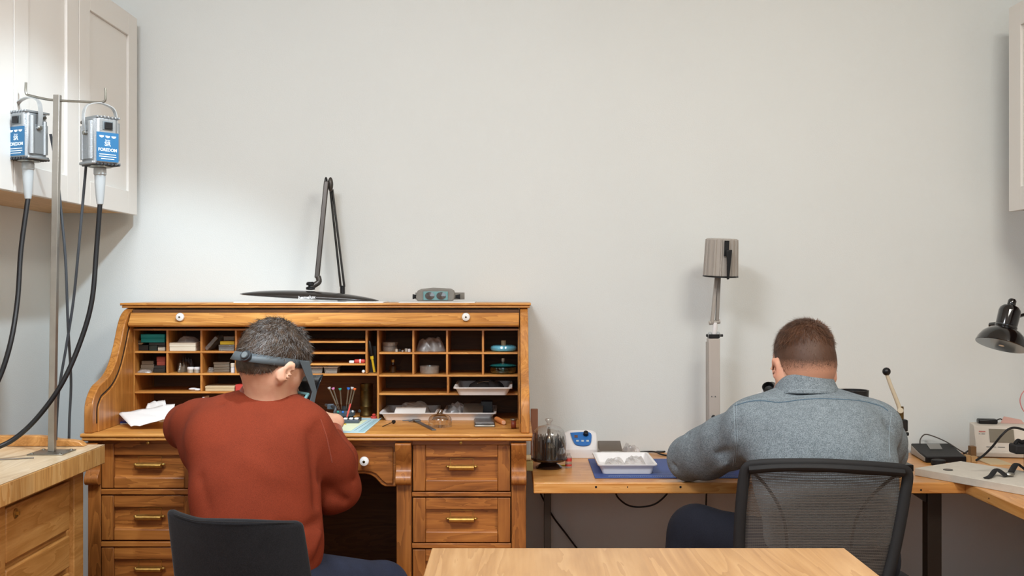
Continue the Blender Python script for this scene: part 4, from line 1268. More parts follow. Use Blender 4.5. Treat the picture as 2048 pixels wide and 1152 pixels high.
for cu in ([(1506, 944), (1530, 968), (1556, 1005), (1572, 1045), (1578, 1100), (1580, 1190)], [(1800, 950), (1765, 978), (1735, 1010), (1716, 1045), (1706, 1100), (1700, 1190)]):
    part('back_support', MB().tube([fr(*p) + V((0, .018, 0)) for p in cu], .0042, 8, 6), m_blackm, ch)
S = SDF((.58, 2.80, .36), (1.14, 3.32, .48), .008)
S.ell((.86, 3.06, .415), (.25, .235, .045), .02); a, b = S.mesh(1); np_object('seat', a, b, m_felt, ch)
part('back_stem', MB().tube([(.83, 2.845, .46), (.83, 2.83, .40), (.84, 2.9, .36), (.86, 3.0, .36)], .018, 10, 6, flat=.5), m_blackm, ch)
part('gas_lift', MB().cyl((.86, 3.04, .08), (.86, 3.04, .375), .025, 18), m_blackm, ch)
for i in range(5):
    a = 2 * PI * i / 5 + .3; e = V((.86 + .28 * math.cos(a), 3.04 + .28 * math.sin(a), .065))
    part('base_arm', MB().cyl((.86, 3.04, .09), e, .024, 12, .015), m_blackm, ch)
    part('caster', MB().cyl(e + V((-.011, 0, -.038)), e + V((.011, 0, -.038)), .026, 16), m_blackm, ch)
# ================================================================== HANGING MOTORS ON THE LEFT BENCH
m_label = mat('blue label', '2a6690', .45)
m_labtext = mat('label lettering', 'dfe6ea', .5)
SY = 2.976
ps = thing('motor_stand', 'steel post with a hooked crossbar, screwed to the left workbench', 'tool stand', (XX(104, SY), SY, bz))
pb = P(104, 905, SY); pb.z = bz; pt = P(115, 190, SY)
mb = MB().prism([(-.045, -.055), (.050, -.055), (.050, .04), (-.045, .04)], 0, .003, 'z')
mb.v = [(pb.x + a, pb.y + b, bz + c + .0002) for a, b, c in mb.v]
part('base_plate', mb, m_steel, ps, bevel=.0008)
for a, b in ((-.035, -.045), (.04, -.045), (.04, .03), (-.035, .03)):
    part('screw', MB().lathe([(.005, 0), (.0045, .0022), (0, .003)], 12), m_steel, ps, local=True).location = (a, b, .0032)
mb = MB(); d = (pt - pb); n_ = d.normalized()
hw = .0085
def sq(p): return [p + V((sx * hw, sy * hw, 0)) for sx, sy in ((-1, -1), (1, -1), (1, 1), (-1, 1))]
mb.add(sq(pb + V((0, 0, .0032))) + sq(pt), [(0, 1, 2, 3), (7, 6, 5, 4)] + [(i, 4 + i, 4 + (i + 1) % 4, (i + 1) % 4) for i in range(4)])
part('post', mb, mat('galvanised tube', 'a19c94', .35, .85, var=.15, vscale=12), ps, bevel=.001)
CY = SY - .0
cross = [P(52, 165, CY), P(52, 186, CY), P(60, 191, CY), P(90, 198, CY), P(116, 201, CY), P(160, 203, CY), P(196, 205, CY), P(208, 203, CY), P(211, 196, CY), P(211, 176, CY)]
part('crossbar', MB().tube(cross, .0034, 10, 4), m_steel, ps)

def motor(cx, cy, yaw, label, hx, shaft, cord, htop):
    root = thing('hanging_motor', label, 'motor', tuple(P(cx, cy, SY)), group=None)
    A = Matrix.Translation(P(cx, cy, SY)) @ Matrix.Rotation(yaw, 4, 'Z')
    def T(mb): mb.v = [tuple(A @ Vector(v)) for v in mb.v]; return mb
    w, d, h = .036, .038, .060
    # housing: octagonal-edged cast body
    c = .010
    poly = [(-w + c, -d), (w - c, -d), (w, -d + c), (w, d - c), (w - c, d), (-w + c, d), (-w, d - c), (-w, -d + c)]
    part('housing', T(MB().prism(poly, -h, h, 'z')), m_alu, root, bevel=.003)
    for s in (-1, 1):   # cooling ribs under and above
        mb = MB()
        for i in range(7):
            x = -w + .005 + i * .0105
            part('cooling_fin', T(MB().box(x, x + .005, -d - .002, d + .002, s * (h + .006), s * h)), m_alu if s > 0 else m_greyd, root, bevel=.001)
    for s in (-1, 1):
        part('side_cover', T(MB().box(s * w, s * (w + .004), -.026, .032, -.050, .030)), m_alu, root, bevel=.003, seg=3)
        part('side_column', T(MB().tube([(s * (w + .001), -.020, -.050), (s * (w + .001), -.020, .052)], .0085, 14, 0)), m_alu, root)
        part('side_column', T(MB().tube([(s * (w + .001), .022, -.050), (s * (w + .001), .022, .040)], .0065, 14, 0)), m_alu, root)
        part('cover_screw', T(MB().cyl((s * (w + .003), .020, .050), (s * (w + .007), .020, .050), .0045, 12)), m_steeld, root)
    part('vent_ring', T(MB().box(-w - .006, w + .006, -d + .004, d - .004, -h - .004, -h + .004)), m_alu, root, bevel=.002)
    # label plate with lettering
    pl_ = part('label_plate', T(MB().box(-w + .004, w - .004, -d - .0012, -d - .0001, -h + .004, h - .038)), m_label, root)
    base = A @ Matrix.Translation((0, -d - .0013, 0)) @ Matrix.Rotation(R(90), 4, 'X')
    def tx(s, size, z, b=0): text_part('lettering', s, size, m_labtext, pl_, base @ Matrix.Translation((0, z, 0)), bold=b, extrude=.0001)
    for i in (-1, 0, 1):
        part('emblem', T(MB().prism([(i * .0175 - .007, .013), (i * .0175 + .007, .013), (i * .0175 + .0055, .009), (i * .0175, .007), (i * .0175 - .0055, .009)], -d - .0016, -d - .0012, 'y')), m_labtext, pl_)
    tx('Series', .006, .001); tx('SR', .0165, -.009, .0004); tx('FOREDOM', .0115, -.025, .0003)
    for zz_, hw_ in ((-.037, .024), (-.043, .025), (-.049, .019)): part('fine_print', T(MB().box(-hw_, hw_, -d - .0016, -d - .0012, zz_ - .001, zz_ + .001)), m_labtext, pl_)
    sw = part('switch_plate', T(MB().box(-.014, .016, -d - .002, -d, .028, .052)), m_greyp, root, bevel=.001)
    part('switch', T(MB().box(-.010, .012, -d - .006, -d - .002, .031, .049)), m_black, sw, bevel=.001)
    # carrying yoke
    pts = [(-w - .008, 0, .018), (-w - .012, 0, .060), (-w - .004, 0, .092), (-.012, 0, .104), (.012, 0, .104), (w + .004, 0, .092), (w + .012, 0, .060), (w + .008, 0, .018)]
    wv = [A @ Vector(p) for p in pts]; nrm = (A.to_3x3() @ Vector((0, 1, 0)))
    cpts = catmull(wv, 5); mb = MB(); vs_ = []; fs_ = []
    for i, p in enumerate(cpts):
        t = (cpts[min(i + 1, len(cpts) - 1)] - cpts[max(i - 1, 0)]).normalized(); q = t.cross(nrm).normalized()
        vs_ += [p + nrm * .0068 + q * .0012, p + nrm * .0068 - q * .0012, p - nrm * .0068 - q * .0012, p - nrm * .0068 + q * .0012]
    for i in range(len(cpts) - 1):
        for j in range(4): fs_.append((i * 4 + j, i * 4 + (j + 1) % 4, i * 4 + 4 + (j + 1) % 4, i * 4 + 4 + j))
    part('yoke', mb.add(vs_, fs_), mat('bright strap metal', 'c3c6c8', .35, .7), root)
    for s in (-1, 1):
        part('pivot_screw', T(MB().cyl((s * (w + .003), 0, .020), (s * (w + .013), 0, .020), .006, 14)), m_steel, root, bevel=.001)
    # nozzle: flange, ring and tapered grip
    part('flange', T(MB().lathe([(.030, -.066), (.030, -.069), (.017, -.071), (0, -.071)], 28)), m_steel, root)
    part('ring', T(MB().lathe([(.015, -.071), (.0165, -.074), (.0165, -.088), (.014, -.091)], 28)), m_greyl, root)
    part('nozzle', T(MB().lathe([(.0145, -.091), (.014, -.11), (.011, -.15), (.0085, -.168), (.006, -.17)], 28)), m_greyl, root)
    endp = A @ Vector((0, 0, -.168))
    part('flexible_shaft', MB().tube([endp] + shaft, .0066, 12, 8), m_cordblack, root)
    part('power_cord', MB().tube(cord, .0038, 10, 8), m_cordgrey, root)
m_greyl = mat('light grey plastic', 'a9adae', .4)
motor(56, 273, R(-26), 'left grey flexible shaft motor with a blue label, hanging from the stand crossbar', 0,
      [P(42, 500, 2.95), P(35, 600, 2.92), P(20, 690, 2.88), P(-8, 770, 2.85), P(-60, 850, 2.8)],
      [P(101, 268, 2.99), P(112, 330, 3.0), P(122, 420, 3.0), P(131, 520, 3.0), P(136, 650, 3.02), P(142, 760, 3.1), P(139, 835, 3.125), P(138, 880, 3.135)], 165)
motor(200, 284, R(50), 'right grey flexible shaft motor with a blue label, hanging from the stand crossbar', 0,
      [P(193, 500, 2.97), P(184, 600, 2.95), P(162, 680, 2.93), P(125, 765, 2.90), P(75, 835, 2.88), P(25, 880, 2.86), P(-25, 902, 2.83)],
      [P(172, 332, 2.99), P(166, 400, 3.0), P(157, 500, 3.0), P(147, 600, 3.02), P(133, 690, 3.03), P(118, 780, 3.04), P(113, 850, 3.06), P(112, 880, 3.065)], 175)
def lay(px0, py0, px1, py1, z, r, name, m, label, cat, **k):
    a = V((XX(px0, (EYE - z) * FPX / (py0 - 576)), (EYE - z) * FPX / (py0 - 576), z + r)); b = V((XX(px1, (EYE - z) * FPX / (py1 - 576)), (EYE - z) * FPX / (py1 - 576), z + r))
    return single(name, MB().tube([a, b], r, 8, smooth=0), m, label, cat, **k)
def onz(px, py, z):
    Y = (EYE - z) * FPX / (py - 576); return V((XX(px, Y), Y, z))
lay(-10, 921, 68, 917, bz, .0018, 'file', m_steeld, 'thin dark steel file lying on the left workbench', 'file')

# ================================================================== ON TOP OF THE ROLL TOP DESK
TZ = 1.1743
lp = thing('desk_lamp', 'black double arm work lamp with a long curved head, folded over the roll top desk', 'lamp', (XX(684, 3.93), 3.93, TZ))
part('clamp', MB().box(XX(676, 3.93), XX(692, 3.93), 3.915, 3.95, TZ, TZ + .012), m_black, lp, bevel=.003)
a0 = P(685, 578, 3.93); topj = P(657, 362, 3.92); topf = P(653, 362, 3.89); hd0 = P(634, 556, 3.84)
m_lampb = mat('graphite metal', '4a4541', .35, .6)
part('pivot', MB().cyl(V((a0.x, a0.y, TZ + .012)), a0 + V((0, 0, .012)), .009, 16), m_black, lp, bevel=.001)
for o_ in (-.0065, .0065):
    part('lower_arm', MB().cyl(a0 + V((o_, 0, .008)), topj + V((o_ * .6 + .010, 0, -.03)), .0042, 10), m_blackg, lp)
ad_ = (hd0 - topf); ax_ = V((0, -1, 0)); sd_ = ad_.normalized().cross(ax_).normalized()
mb = MB(); q = []
for p in (topf, hd0):
    for s1, s2 in ((-1, -1), (1, -1), (1, 1), (-1, 1)): q.append(p + sd_ * s1 * .0085 + ax_ * s2 * .006)
mb.add(q, [(0, 1, 2, 3), (7, 6, 5, 4)] + [(i, 4 + i, 4 + (i + 1) % 4, (i + 1) % 4) for i in range(4)])
part('upper_arm', mb, m_lampb, lp, bevel=.003)
j = part('elbow_joint', MB().ball(P(661, 369, 3.905), .0165, 20, (.6, .7, 1.6)), m_lampb, lp)
part('joint_cap', MB().ball(P(652, 366, 3.900), .013, 18, (.5, .8, 1.7)), m_black, j)
part('head_joint', MB().tube([P(636, 553, 3.84), P(638, 563, 3.838), P(631, 569, 3.834), P(621, 575, 3.831)], .010, 12, 4), m_lampb, lp)
part('head_knob', MB().lathe([(.006, -.004), (.016, -.002), (.016, .006), (.008, .009), (.008, .012), (.015, .014), (.015, .021), (.010, .025), (0, .025)], 24), m_black, lp, local=True).location = P(621, 578, 3.83) - lp.location
# long boat-shaped head
def lh(u, v):
    px = 480 + 277 * u; c = 1 - (2 * u - 1) ** 2
    cy = 589 + 13 * u; cy = 588.5 + 13.5 * u - 1.5 * c
    p = P(px, cy, 3.83 - .02 * u)
    hh = .025 * c ** .8 + .0012; dd = .045 * c ** .5 + .002
    a = PI * v
    return p + V((0, -math.cos(a) * dd, math.sin(a) * hh - .006 * c))
mb = MB().grid(lh, 41, 13)
head = part('lamp_head', mb, mat('dark bronze enamel', '2c2622', .25, .3, coat=.4), lp, solid=.0015, autosmooth=0)
part('diffuser', MB().grid(lambda u, v: lh(.02 + .96 * u, 0).lerp(lh(.02 + .96 * u, 1), .04 + .92 * v) + V((0, 0, -.0015)), 30, 4), mat('lamp diffuser', 'e9ecea', .4), head, solid=.001, autosmooth=0)
bt = P(615, 596, 3.7835) ; bvl = bvh_of(head)
h_, n_ = hit_px(bvl, 614, 595)
if h_ is None: h_ = P(614, 594, 3.785)
text_part('lettering', 'bemelux', .017, mat('white print', 'e6e6e6', .5), head, Matrix.Translation(h_ + V((0, -.0035, 0))) @ Matrix.Rotation(R(-2), 4, 'Y') @ Matrix.Rotation(R(62), 4, 'X'), bold=.0003)
# paper sheets on the top
for i, (x0, x1, y0, y1, lab) in enumerate(((470, 768, 3.74, 3.905, 'white paper sheet under the folded lamp on top of the desk'), (798, 950, 3.745, 3.90, 'white paper sheet under the magnifier headset on top of the desk'))):
    single('paper_sheet', MB().box(XX(x0, 3.76), XX(x1, 3.76), y0, y1, TZ + .0003 + (0 if i else 0), TZ + .0035 - .001 * i), m_paper, lab, 'paper')
# second headset lying on the top
hs = thing('magnifier_headset', 'grey headband magnifier with two lenses, lying on top of the roll top desk', 'magnifying visor', (XX(872, 3.84), 3.84, TZ + .0028))
hx, hy, hz = hs.location
m_taupe = mat('taupe plastic', '7f7b74', .45)
def hband(u, v):
    a = PI * (u * 1.0)
    return V((hx - .082 * math.cos(a) - .004, hy - .075 + .11 - .085 * math.sin(a) * 1.0, hz + .006 + .034 * v))
part('headband', MB().grid(lambda u, v: V((hx + .012 - .085 * math.cos(2 * PI * u), hy + .03 + .065 * math.sin(2 * PI * u), hz + .008 + .024 * v)), 40, 3, True), m_taupe, hs, solid=.003, autosmooth=0)
poly = [(-.066, 0.0), (.058, 0.0), (.064, .014), (.062, .036), (.050, .043), (-.010, .046), (-.050, .042), (-.064, .036), (-.070, .014)]
poly = [(a + .004, b + .003) for a, b in poly]
hood = part('visor_hood', MB().prism([(hx + a, hz + b) for a, b in poly], hy - .055, hy - .020, 'y'), m_taupe, hs, bevel=.004, seg=3)
part('lens_frame', MB().box(hx - .040, hx + .045, hy - .060, hy - .0552, hz + .006, hz + .036), mat('teal grey plastic', '6f9a9c', .35), hs, bevel=.002)
for s in (-1, 1):
    cx_ = hx + .0025 + s * .0195
    part('lens', MB().lathe([(.0, 0), (.0165, .0), (.0165, .0015), (0, .003)], 24, 1, .8), mat('lens glass', '4b4644', .03, spec=1.0, coat=1), hs, local=True).matrix_local = Matrix.Translation((cx_ - hx, -.0605, .021)) @ Matrix.Rotation(R(90), 4, 'X')
    part('side_knob', MB().cyl((hx + .004 + s * .066, hy - .035, hz + .018), (hx + .004 + s * .082, hy - .035, hz + .018), .005, 12, .009), m_blackm, hs)

# ================================================================== INSIDE THE PIGEONHOLES
def pbox(name, px0, px1, py0, py1, Y, depth, m, label, cat, z=None, bevel=.0012, group=None, rot=0, lid=None, mlid=None):
    """box whose front face at depth Y spans the given picture rectangle"""
    x0, x1 = XX(px0, Y), XX(px1, Y); z1 = ZZ(py0, Y); z0 = ZZ(py1, Y) if z is None else z
    if z is not None: z1 = z + (py1 - py0) * Y / FPX
    if lid:
        o = thing(name, label, cat, ((x0 + x1) / 2, Y + depth / 2, z0), group)
        zl = z1 - (z1 - z0) * lid
        part('base', MB().box(x0 + .0006, x1 - .0006, Y + .0006, Y + depth, z0, zl - .0003), m, o, bevel=bevel)
        part('lid', MB().box(x0, x1, Y, Y + depth, zl, z1), mlid or m, o, bevel=bevel)
        return z1
    single(name, MB().box(x0, x1, Y, Y + depth, z0, z1), m, label, cat, group, bevel=bevel)
    return z1
def lump(name, px0, px1, py1, h, Y, depth, m, label, cat, z, seed, group=None, amp=.35, n=18):
    """crumpled bag / heap: irregular closed dome resting on z"""
    r = random.Random(seed); x0, x1 = XX(px0, Y), XX(px1, Y)
    ks = [(r.uniform(3, 9), r.uniform(3, 9), r.uniform(0, 6)) for _ in range(7)]
    def f(u, v):
        a = 2 * PI * u; rr = math.sin(v * PI * .5) if v < 1 else 1
        rr = v ** .6
        wv = sum(math.sin(k * math.cos(a) * rr * 2 + l * math.sin(a) * rr * 2 + p) for k, l, p in ks) / 4
        hh = (1 - v ** 3) * (1 + amp * wv)
        e = 1 + .10 * math.sin(3 * a + ks[0][2]) + .06 * math.sin(7 * a + ks[1][2])
        return V(((x0 + x1) / 2 + (x1 - x0) / 2 * rr * e * .92 * math.cos(a), Y + depth / 2 + depth / 2 * rr * e * .92 * math.sin(a), z + .0006 + max(0, h * hh)))
    mb = MB().grid(f, n * 2, n, True)
    return single(name, mb, m, label, cat, group, autosmooth=25)
m_teal = mat('teal card', '12989a', .5); m_cream = mat('cream card', 'e2d8c4', .6); m_dcase = mat('dark case', '2a2826', .35)
m_brownc = mat('smoky brown plastic', '6b5d4e', .3, coat=.3); m_redbox = mat('brick red card', '8c3b2c', .6); m_red = mat('red plastic', 'c4443c', .4)
m_beige = mat('beige card', 'c9b48f', .6); m_yel = mat('yellow plastic', 'd6b32a', .4)
m_tin = mat('pale tin', 'c9c2b4', .35, .5)
y_ = 3.76
s1, s2, s3 = zr1 + .0002, zr2 + .0002, zr3 + .0002
# left column 1, shelf 1
z = pbox('flat_case', 267.5, 297, 691, 702, y_ + .01, .10, m_dcase, 'dark flat case at the left end of the shelf, under card slips', 'case', s1)
z2 = pbox('flat_case', 298, 314, 691.5, 702, y_ - .005, .11, mat('green black case', '25302c', .3), 'small green black case between two dark cases under the teal box', 'case', s1)
z3 = pbox('flat_case', 315, 330.5, 691.5, 702, y_ - .01, .10, m_tin, 'small tin case framed in metal, right under the teal box', 'case', s1, lid=.3, mlid=m_dcase)
z4 = pbox('flat_case', 297.5, 330.5, 685.5, 691, y_, .11, m_dcase, 'wide dark case directly beneath the teal box', 'case', max(z2, z3) + .0003)
pbox('gift_box', 281.5, 329.5, 668.5, 685, y_, .10, m_teal, 'bright teal box on top of the dark cases in the upper left pigeonhole', 'box', z4 + .0003, lid=.45)
zz = z + .0003
for i, c in enumerate(('5b4633', 'a58a66', '3c3734', '8d7354')):
    single('card_slip', MB().box(XX(267.8 + i * .5, y_), XX(283 + i * 1.5, y_), y_ + .005, y_ + .09, zz, zz + .0035), mat('slip ' + c, c, .7), 'thin card slip in the pile left of the teal box', 'card', 'card slips beside the teal box'); zz += .0038
# column 2
z = pbox('box', 338.5, 391, 686, 702.5, y_ - .02, .11, m_cream, 'cream white cardboard box with a folded plastic packet on it', 'box', s1, lid=.5)
lump('plastic_packet', 349, 391, 686, .017, y_ - .01, .08, m_bag, 'crumpled clear plastic packet on top of the cream box', 'packet', z, 3)
# column 3
mb = MB().box(-.028, .028, 0, .09, -.006, .006); cc_ = P(422, 688, y_ + .005)
mb.M = Matrix.Identity(4); mb.v = [tuple(cc_ + Matrix.Rotation(R(-48), 3, 'Y') @ Vector(v)) for v in mb.v]
_zm = min(v[2] for v in mb.v); mb.v = [(a, b, c - _zm + s1) for a, b, c in mb.v]
single('clear_case', mb, m_clear, 'clear plastic case leaning at an angle in the third upper pigeonhole', 'case', bevel=.001)
z = pbox('clear_case', 437, 468.5, 690, 702, y_ - .01, .10, m_clear, 'low clear plastic case under the yellow packet', 'case', s1, lid=.3)
for i in range(9): single('small_part', MB().cyl((XX(441 + i * 3.0, y_), y_ + .012, s1 + .0022), (XX(441 + i * 3.0, y_), y_ + .016, s1 + .0022), .002, 8), m_tin, 'tiny pale part lying inside the low clear case', 'part', 'tiny parts in the clear case')
z = pbox('packet', 440, 468.5, 682, 689, y_, .09, m_yel, 'yellow packet between the clear case and a dark box', 'packet', z + .0003)
pbox('flat_case', 447, 468.5, 673, 682, y_ + .02, .08, m_brownc, 'brown case on top of the yellow packet', 'case', z + .0003)
# column 4
z = pbox('packet', 475, 483, 694, 702, y_, .09, m_yel, 'yellow packet just left of the headband in the fourth pigeonhole', 'packet', s1)
pbox('clear_case', 475, 490, 678, 694, y_ + .01, .09, m_clear, 'clear case standing on a yellow packet beside the headband', 'case', z + .0003)
# shelf 2
z = s2
for i in range(3):
    q = pbox('flat_case', 280 - i * -1.5, 307 + (i % 2), 738.5, 746, y_ + .01, .09, m_brownc, ('bottom', 'middle', 'top')[i] + ' one of three smoky brown cases stacked in the second row', 'case', z); z = q + .0003
lump('plastic_packet', 272, 303, 746, .008, y_ - .022, .028, m_bag, 'clear packet in front of the smoky brown case stack', 'packet', s2, 5)
z = pbox('box', 307.5, 330.5, 732, 746, y_ - .01, .10, m_dcase, 'black box under the brick red box', 'box', s2, lid=.4)
pbox('box', 313, 330.5, 714, 731.5, y_ - .005, .09, m_redbox, 'brick red box stacked on a black box', 'box', z + .0003, lid=.5)
lump('plastic_packet', 347, 372, 746, .030, y_, .09, m_brownc, 'crumpled brownish packet beside two white round tins', 'packet', s2, 8)
lump('plastic_packet', 352, 384, 746, .034, y_ + .095, .06, m_bag, 'clear plastic packet behind the two white round tins', 'packet', s2, 9)
for px, lb in ((379.5, 'left'), (393, 'right')):
    o = thing('round_tin', lb + ' one of two white round tins in the second row of pigeonholes', 'tin', (XX(px, y_ - .01), y_, s2))
    part('tin_body', MB().lathe([(.0105, 0), (.0105, .011)], 24), m_tin, o, local=True)
    part('tin_lid', MB().lathe([(.0112, .0112), (.0112, .018), (.010, .019), (0, .019)], 24), m_whitep, o, local=True)
z = s2
for i in range(4):
    q = pbox('flat_case', 427.5 - (i % 2) * 1, 459, 741, 746, y_ + .005, .09, m_brownc, ('lowest', 'second', 'third', 'topmost')[i] + ' of four brown cases stacked in the third second-row pigeonhole', 'case', z); z = q + .0003
lump('glass_piece', 413, 426, 746, .016, y_ - .01, .03, m_clear, 'small clear lidded dish left of the brown case stack', 'dish', s2, 12, amp=.1)
o = thing('jar', 'narrow white jar right of the brown case stack', 'jar', (XX(464.5, y_ - .01), y_, s2))
part('jar_body', MB().lathe([(.0075, 0), (.0078, .002), (.0078, .017), (.006, .019)], 20), m_whitep, o, local=True)
part('jar_lid', MB().lathe([(.0082, .0195), (.0082, .031), (.007, .032), (0, .032)], 20), m_cream, o, local=True)
# shelf 3
for px0, px1, a, lb in ((371, 391, R(-8), 'left'), (387, 402, R(6), 'right')):
    cxx = XX((px0 + px1) / 2, y_ - .02)
    mb = MB().ball((0, 0, .0045), .0045, 14, (((px1 - px0) / 2 * .0017) / .0045, 2.2, 1)); mb.v = [tuple(Matrix.Rotation(a, 3, 'Z') @ Vector(v)) for v in mb.v]
    mb.v = [(v[0] + cxx, v[1] + y_ - .005 + (.018 if lb == 'left' else -.006), v[2] + s3) for v in mb.v]
    single('eraser', mb, m_paper, lb + ' one of two small white pieces on the third shelf', 'eraser')
pbox('box', 410, 469, 774, 784, y_ - .02, .10, m_beige, 'long beige card box on the third shelf left of the red box', 'box', s3, lid=.4)
pbox('box', 470.5, 500, 771, 784, y_ - .02, .10, m_red, 'red box on the third shelf beside the beige box', 'box', s3)
single('card_slip', MB().box(XX(404.5, 3.74), XX(408.5, 3.74), 3.742, 3.80, DZ + .0003, DZ + .075), m_whitep, 'narrow white card standing against the divider below the beige box', 'card')
# centre: three clear bins, a knob, tube, pens
sc = ZZ(747.5, PF) + .0002
for px0, px1, lb in ((596, 618, 'leftmost'), (619, 645, 'middle'), (648, 675, 'rightmost')):
    Y = 3.745; x0, x1 = XX(px0, Y), XX(px1, Y); h = 12.5 * Y / FPX
    o = thing('parts_bin', lb + ' of three small clear parts bins on the lowest centre shelf', 'parts bin', ((x0 + x1) / 2, Y + .03, sc))
    mb = MB(); i = .003
    mb.grid(lambda u, v: V(((x0 + x1) / 2 + ((x1 - x0) / 2 - i * (1 - v)) * (1 if (u * 4) % 4 < 1 else 0) , 0, 0)), 2, 2) if False else None
    b0 = [(x0 + i, Y + i), (x1 - i, Y + i), (x1 - i, Y + .06), (x0 + i, Y + .06)]; b1 = [(x0, Y), (x1, Y), (x1, Y + .063), (x0, Y + .063)]
    mb.add([V((a, b, sc + .0003)) for a, b in b0] + [V((a, b, sc + h)) for a, b in b1], [(0, 1, 2, 3)] + [(k, 4 + k, 4 + (k + 1) % 4, (k + 1) % 4) for k in range(4)])
    part('bin_shell', mb, m_clear, o, solid=.0012, smooth=False)
    part('rim', MB().tube([V((a, b, sc + h)) for a, b in b1 + [b1[0]]], .0016, 6, 0), m_whitep, o)
    part('contents', MB().box(x0 + .005, x1 - .005, Y + .006, Y + .055, sc + .0018, sc + h * .55), mat('grey sorting', '8fa3ab', .5), o, bevel=.002)
single('pull_knob', MB().ball(V((XX(727, 3.745), 3.745, sc + .0062)), .006, 14, (1, 1, 1)), m_ceramic, 'small white ball at the right end of the lowest centre shelf', 'knob')
st_ = ZZ(727, PF) + .0002
o = thing('glue_tube', 'white and red glue tube on a centre shelf', 'tube', (XX(716, 3.75), 3.75, st_))
part('tube_body', MB().box(XX(709, 3.75), XX(731, 3.75), 3.738, 3.752, st_, st_ + .013), m_red, o, bevel=.004)
part('tube_end', MB().box(XX(699, 3.75), XX(708.7, 3.75), 3.740, 3.750, st_, st_ + .009), m_whitep, o, bevel=.002)
part('tube_band', MB().box(XX(719, 3.75), XX(723, 3.75), 3.7372, 3.7528, st_ + .0, st_ + .0138), m_whitep, o, bevel=.003)
o = thing('cutter', 'yellow and black blade tool standing in the narrow slot', 'cutter', (XX(745, 3.75), 3.76, sc))
e0 = P(749, 746, 3.76); e0.z = sc + .003; e1 = P(738, 682, 3.75)
part('shaft', MB().tube([e0, e0.lerp(e1, .45)], .0042, 8, 0), m_yel, o)
part('grip', MB().tube([e0.lerp(e1, .46), e0.lerp(e1, .8), e1], .0048, 8, 3, rfn=lambda t: .0045 + .003 * math.sin(t * PI)), m_black, o)
part('band', MB().tube([e0.lerp(e1, .42), e0.lerp(e1, .52)], .0062, 8, 0), m_yel, o)
part('back_blade', MB().box(XX(740, 3.79), XX(752, 3.79), 3.79, 3.794, sc, ZZ(692, 3.79)), m_dcase, o)
# under the centre: brass shell, red cup
o = thing('brass_canister', 'tall tarnished brass canister under the centre shelf', 'canister', (XX(733, 3.83), 3.83, DZ + .0002))
part('canister_body', MB().lathe([(.022, 0), (.0235, .002), (.0235, .006), (.0222, .008), (.0222, .034), (.0228, .035), (.0222, .036), (.0222, .088), (.0232, .09), (.0222, .092), (.0222, .108), (.0235, .110), (.0235, .113), (.020, .113), (.020, .01), (0, .01)], 32), m_bronze, o, local=True)
o = thing('oil_cup', 'small red oil cup beside the brass canister', 'cup', (XX(747, 3.735), 3.745, DZ + .0002))
part('cup_body', MB().lathe([(.0095, 0), (.0105, .002), (.0105, .009), (.009, .010), (.008, .009), (0, .008)], 20), m_red, o, local=True)
part('cup_lid', MB().lathe([(.004, .010), (.006, .012), (.006, .016), (.003, .018), (0, .018)], 16), m_red, o, local=True)
# right upper row
t1, t2, t3 = zq1 + .0002, zq2 + .0002, zq3 + .0002
def dish(px, Y, r, h, m, label, z, seg=32, name='glass_dish', cat='dish', lidm=None, dome=False, wall=.0015):
    o = thing(name, label, cat, (XX(px, Y), Y, z))
    part('dish_body', MB().lathe([(0, .0), (r * .92, 0), (r * .94, .001), (r, h), (r - wall, h), (r * .9, .002), (0, .002)], seg), m, o, local=True)
    return o
o = dish(780, 3.80, .027, .016, m_clear, 'stack of clear glass dishes in the first right pigeonhole', t1)
part('upper_dish', MB().lathe([(0, .017), (.025, .017), (.028, .030), (.0265, .030), (.0235, .0185), (0, .0185)], 32), m_clear, o, local=True)
part('contents', MB().lathe([(0, .0022), (.023, .0022), (.024, .011), (0, .013)], 24), m_greyd, o, local=True)
for i, (px, r, c) in enumerate(((793, .0055, 'm_tin'), (799, .0045, 'm_greyd'), (805, .004, 'm_chrome'), (812, .006, 'm_tin'), (818.5, .0055, 'm_whitep'))):
    mb = MB().lathe([(r, 0), (r, r * 1.4), (r * .6, r * 1.8), (0, r * 1.8)], 14); mb.v = [(a + XX(px, 3.76), b + 3.76 + (i % 2) * .012, c_ + t1) for a, b, c_ in mb.v]
    single('bushing', mb, globals()[c], ('pale ', 'dark grey ', 'shiny ', 'brownish ', 'white ')[i] + 'little turned part in the row right of the glass dishes', 'metal part')
lump('plastic_bag', 830, 892, 704.5, .040, 3.75, .11, m_bag, 'crumpled clear plastic bag filling the second right pigeonhole', 'bag', t1, 21, amp=.25, n=22)
o = thing('pin_dish', 'light blue round dish in the top right pigeonhole', 'dish', (XX(1007, 3.79), 3.79, t1))
part('dish_body', MB().lathe([(0, 0), (.036, 0), (.043, .004), (.0455, .011), (.043, .018), (.036, .021), (.030, .017), (0, .014)], 36), mat('light blue glaze', '67b6cf', .15, coat=.6), o, local=True)
part('cork', MB().lathe([(.0085, .0145), (.0085, .036), (.0075, .037), (0, .037)], 18), m_beige, o, local=True, label='beige cork stub')
o = thing('bottle', 'little dark brown bottle in the left cell of the second right row', 'bottle', (XX(786, 3.82), 3.82, t2))
part('bottle_body', MB().lathe([(.011, 0), (.012, .002), (.012, .022), (.006, .028), (.005, .036), (0, .036)], 20), mat('amber bottle', '3a2410', .1, coat=.5), o, local=True)
part('bottle_cap', MB().lathe([(.0065, .0363), (.0065, .045), (0, .046)], 16), m_brass, o, local=True)
dish(859, 3.79, .034, .026, m_clear, 'clear glass bowl in the second row of right pigeonholes', t2)
o = thing('glass_jar', 'teal glass jar with a knobbed lid in the right second-row pigeonhole', 'jar', (XX(1006, 3.79), 3.79, t2))
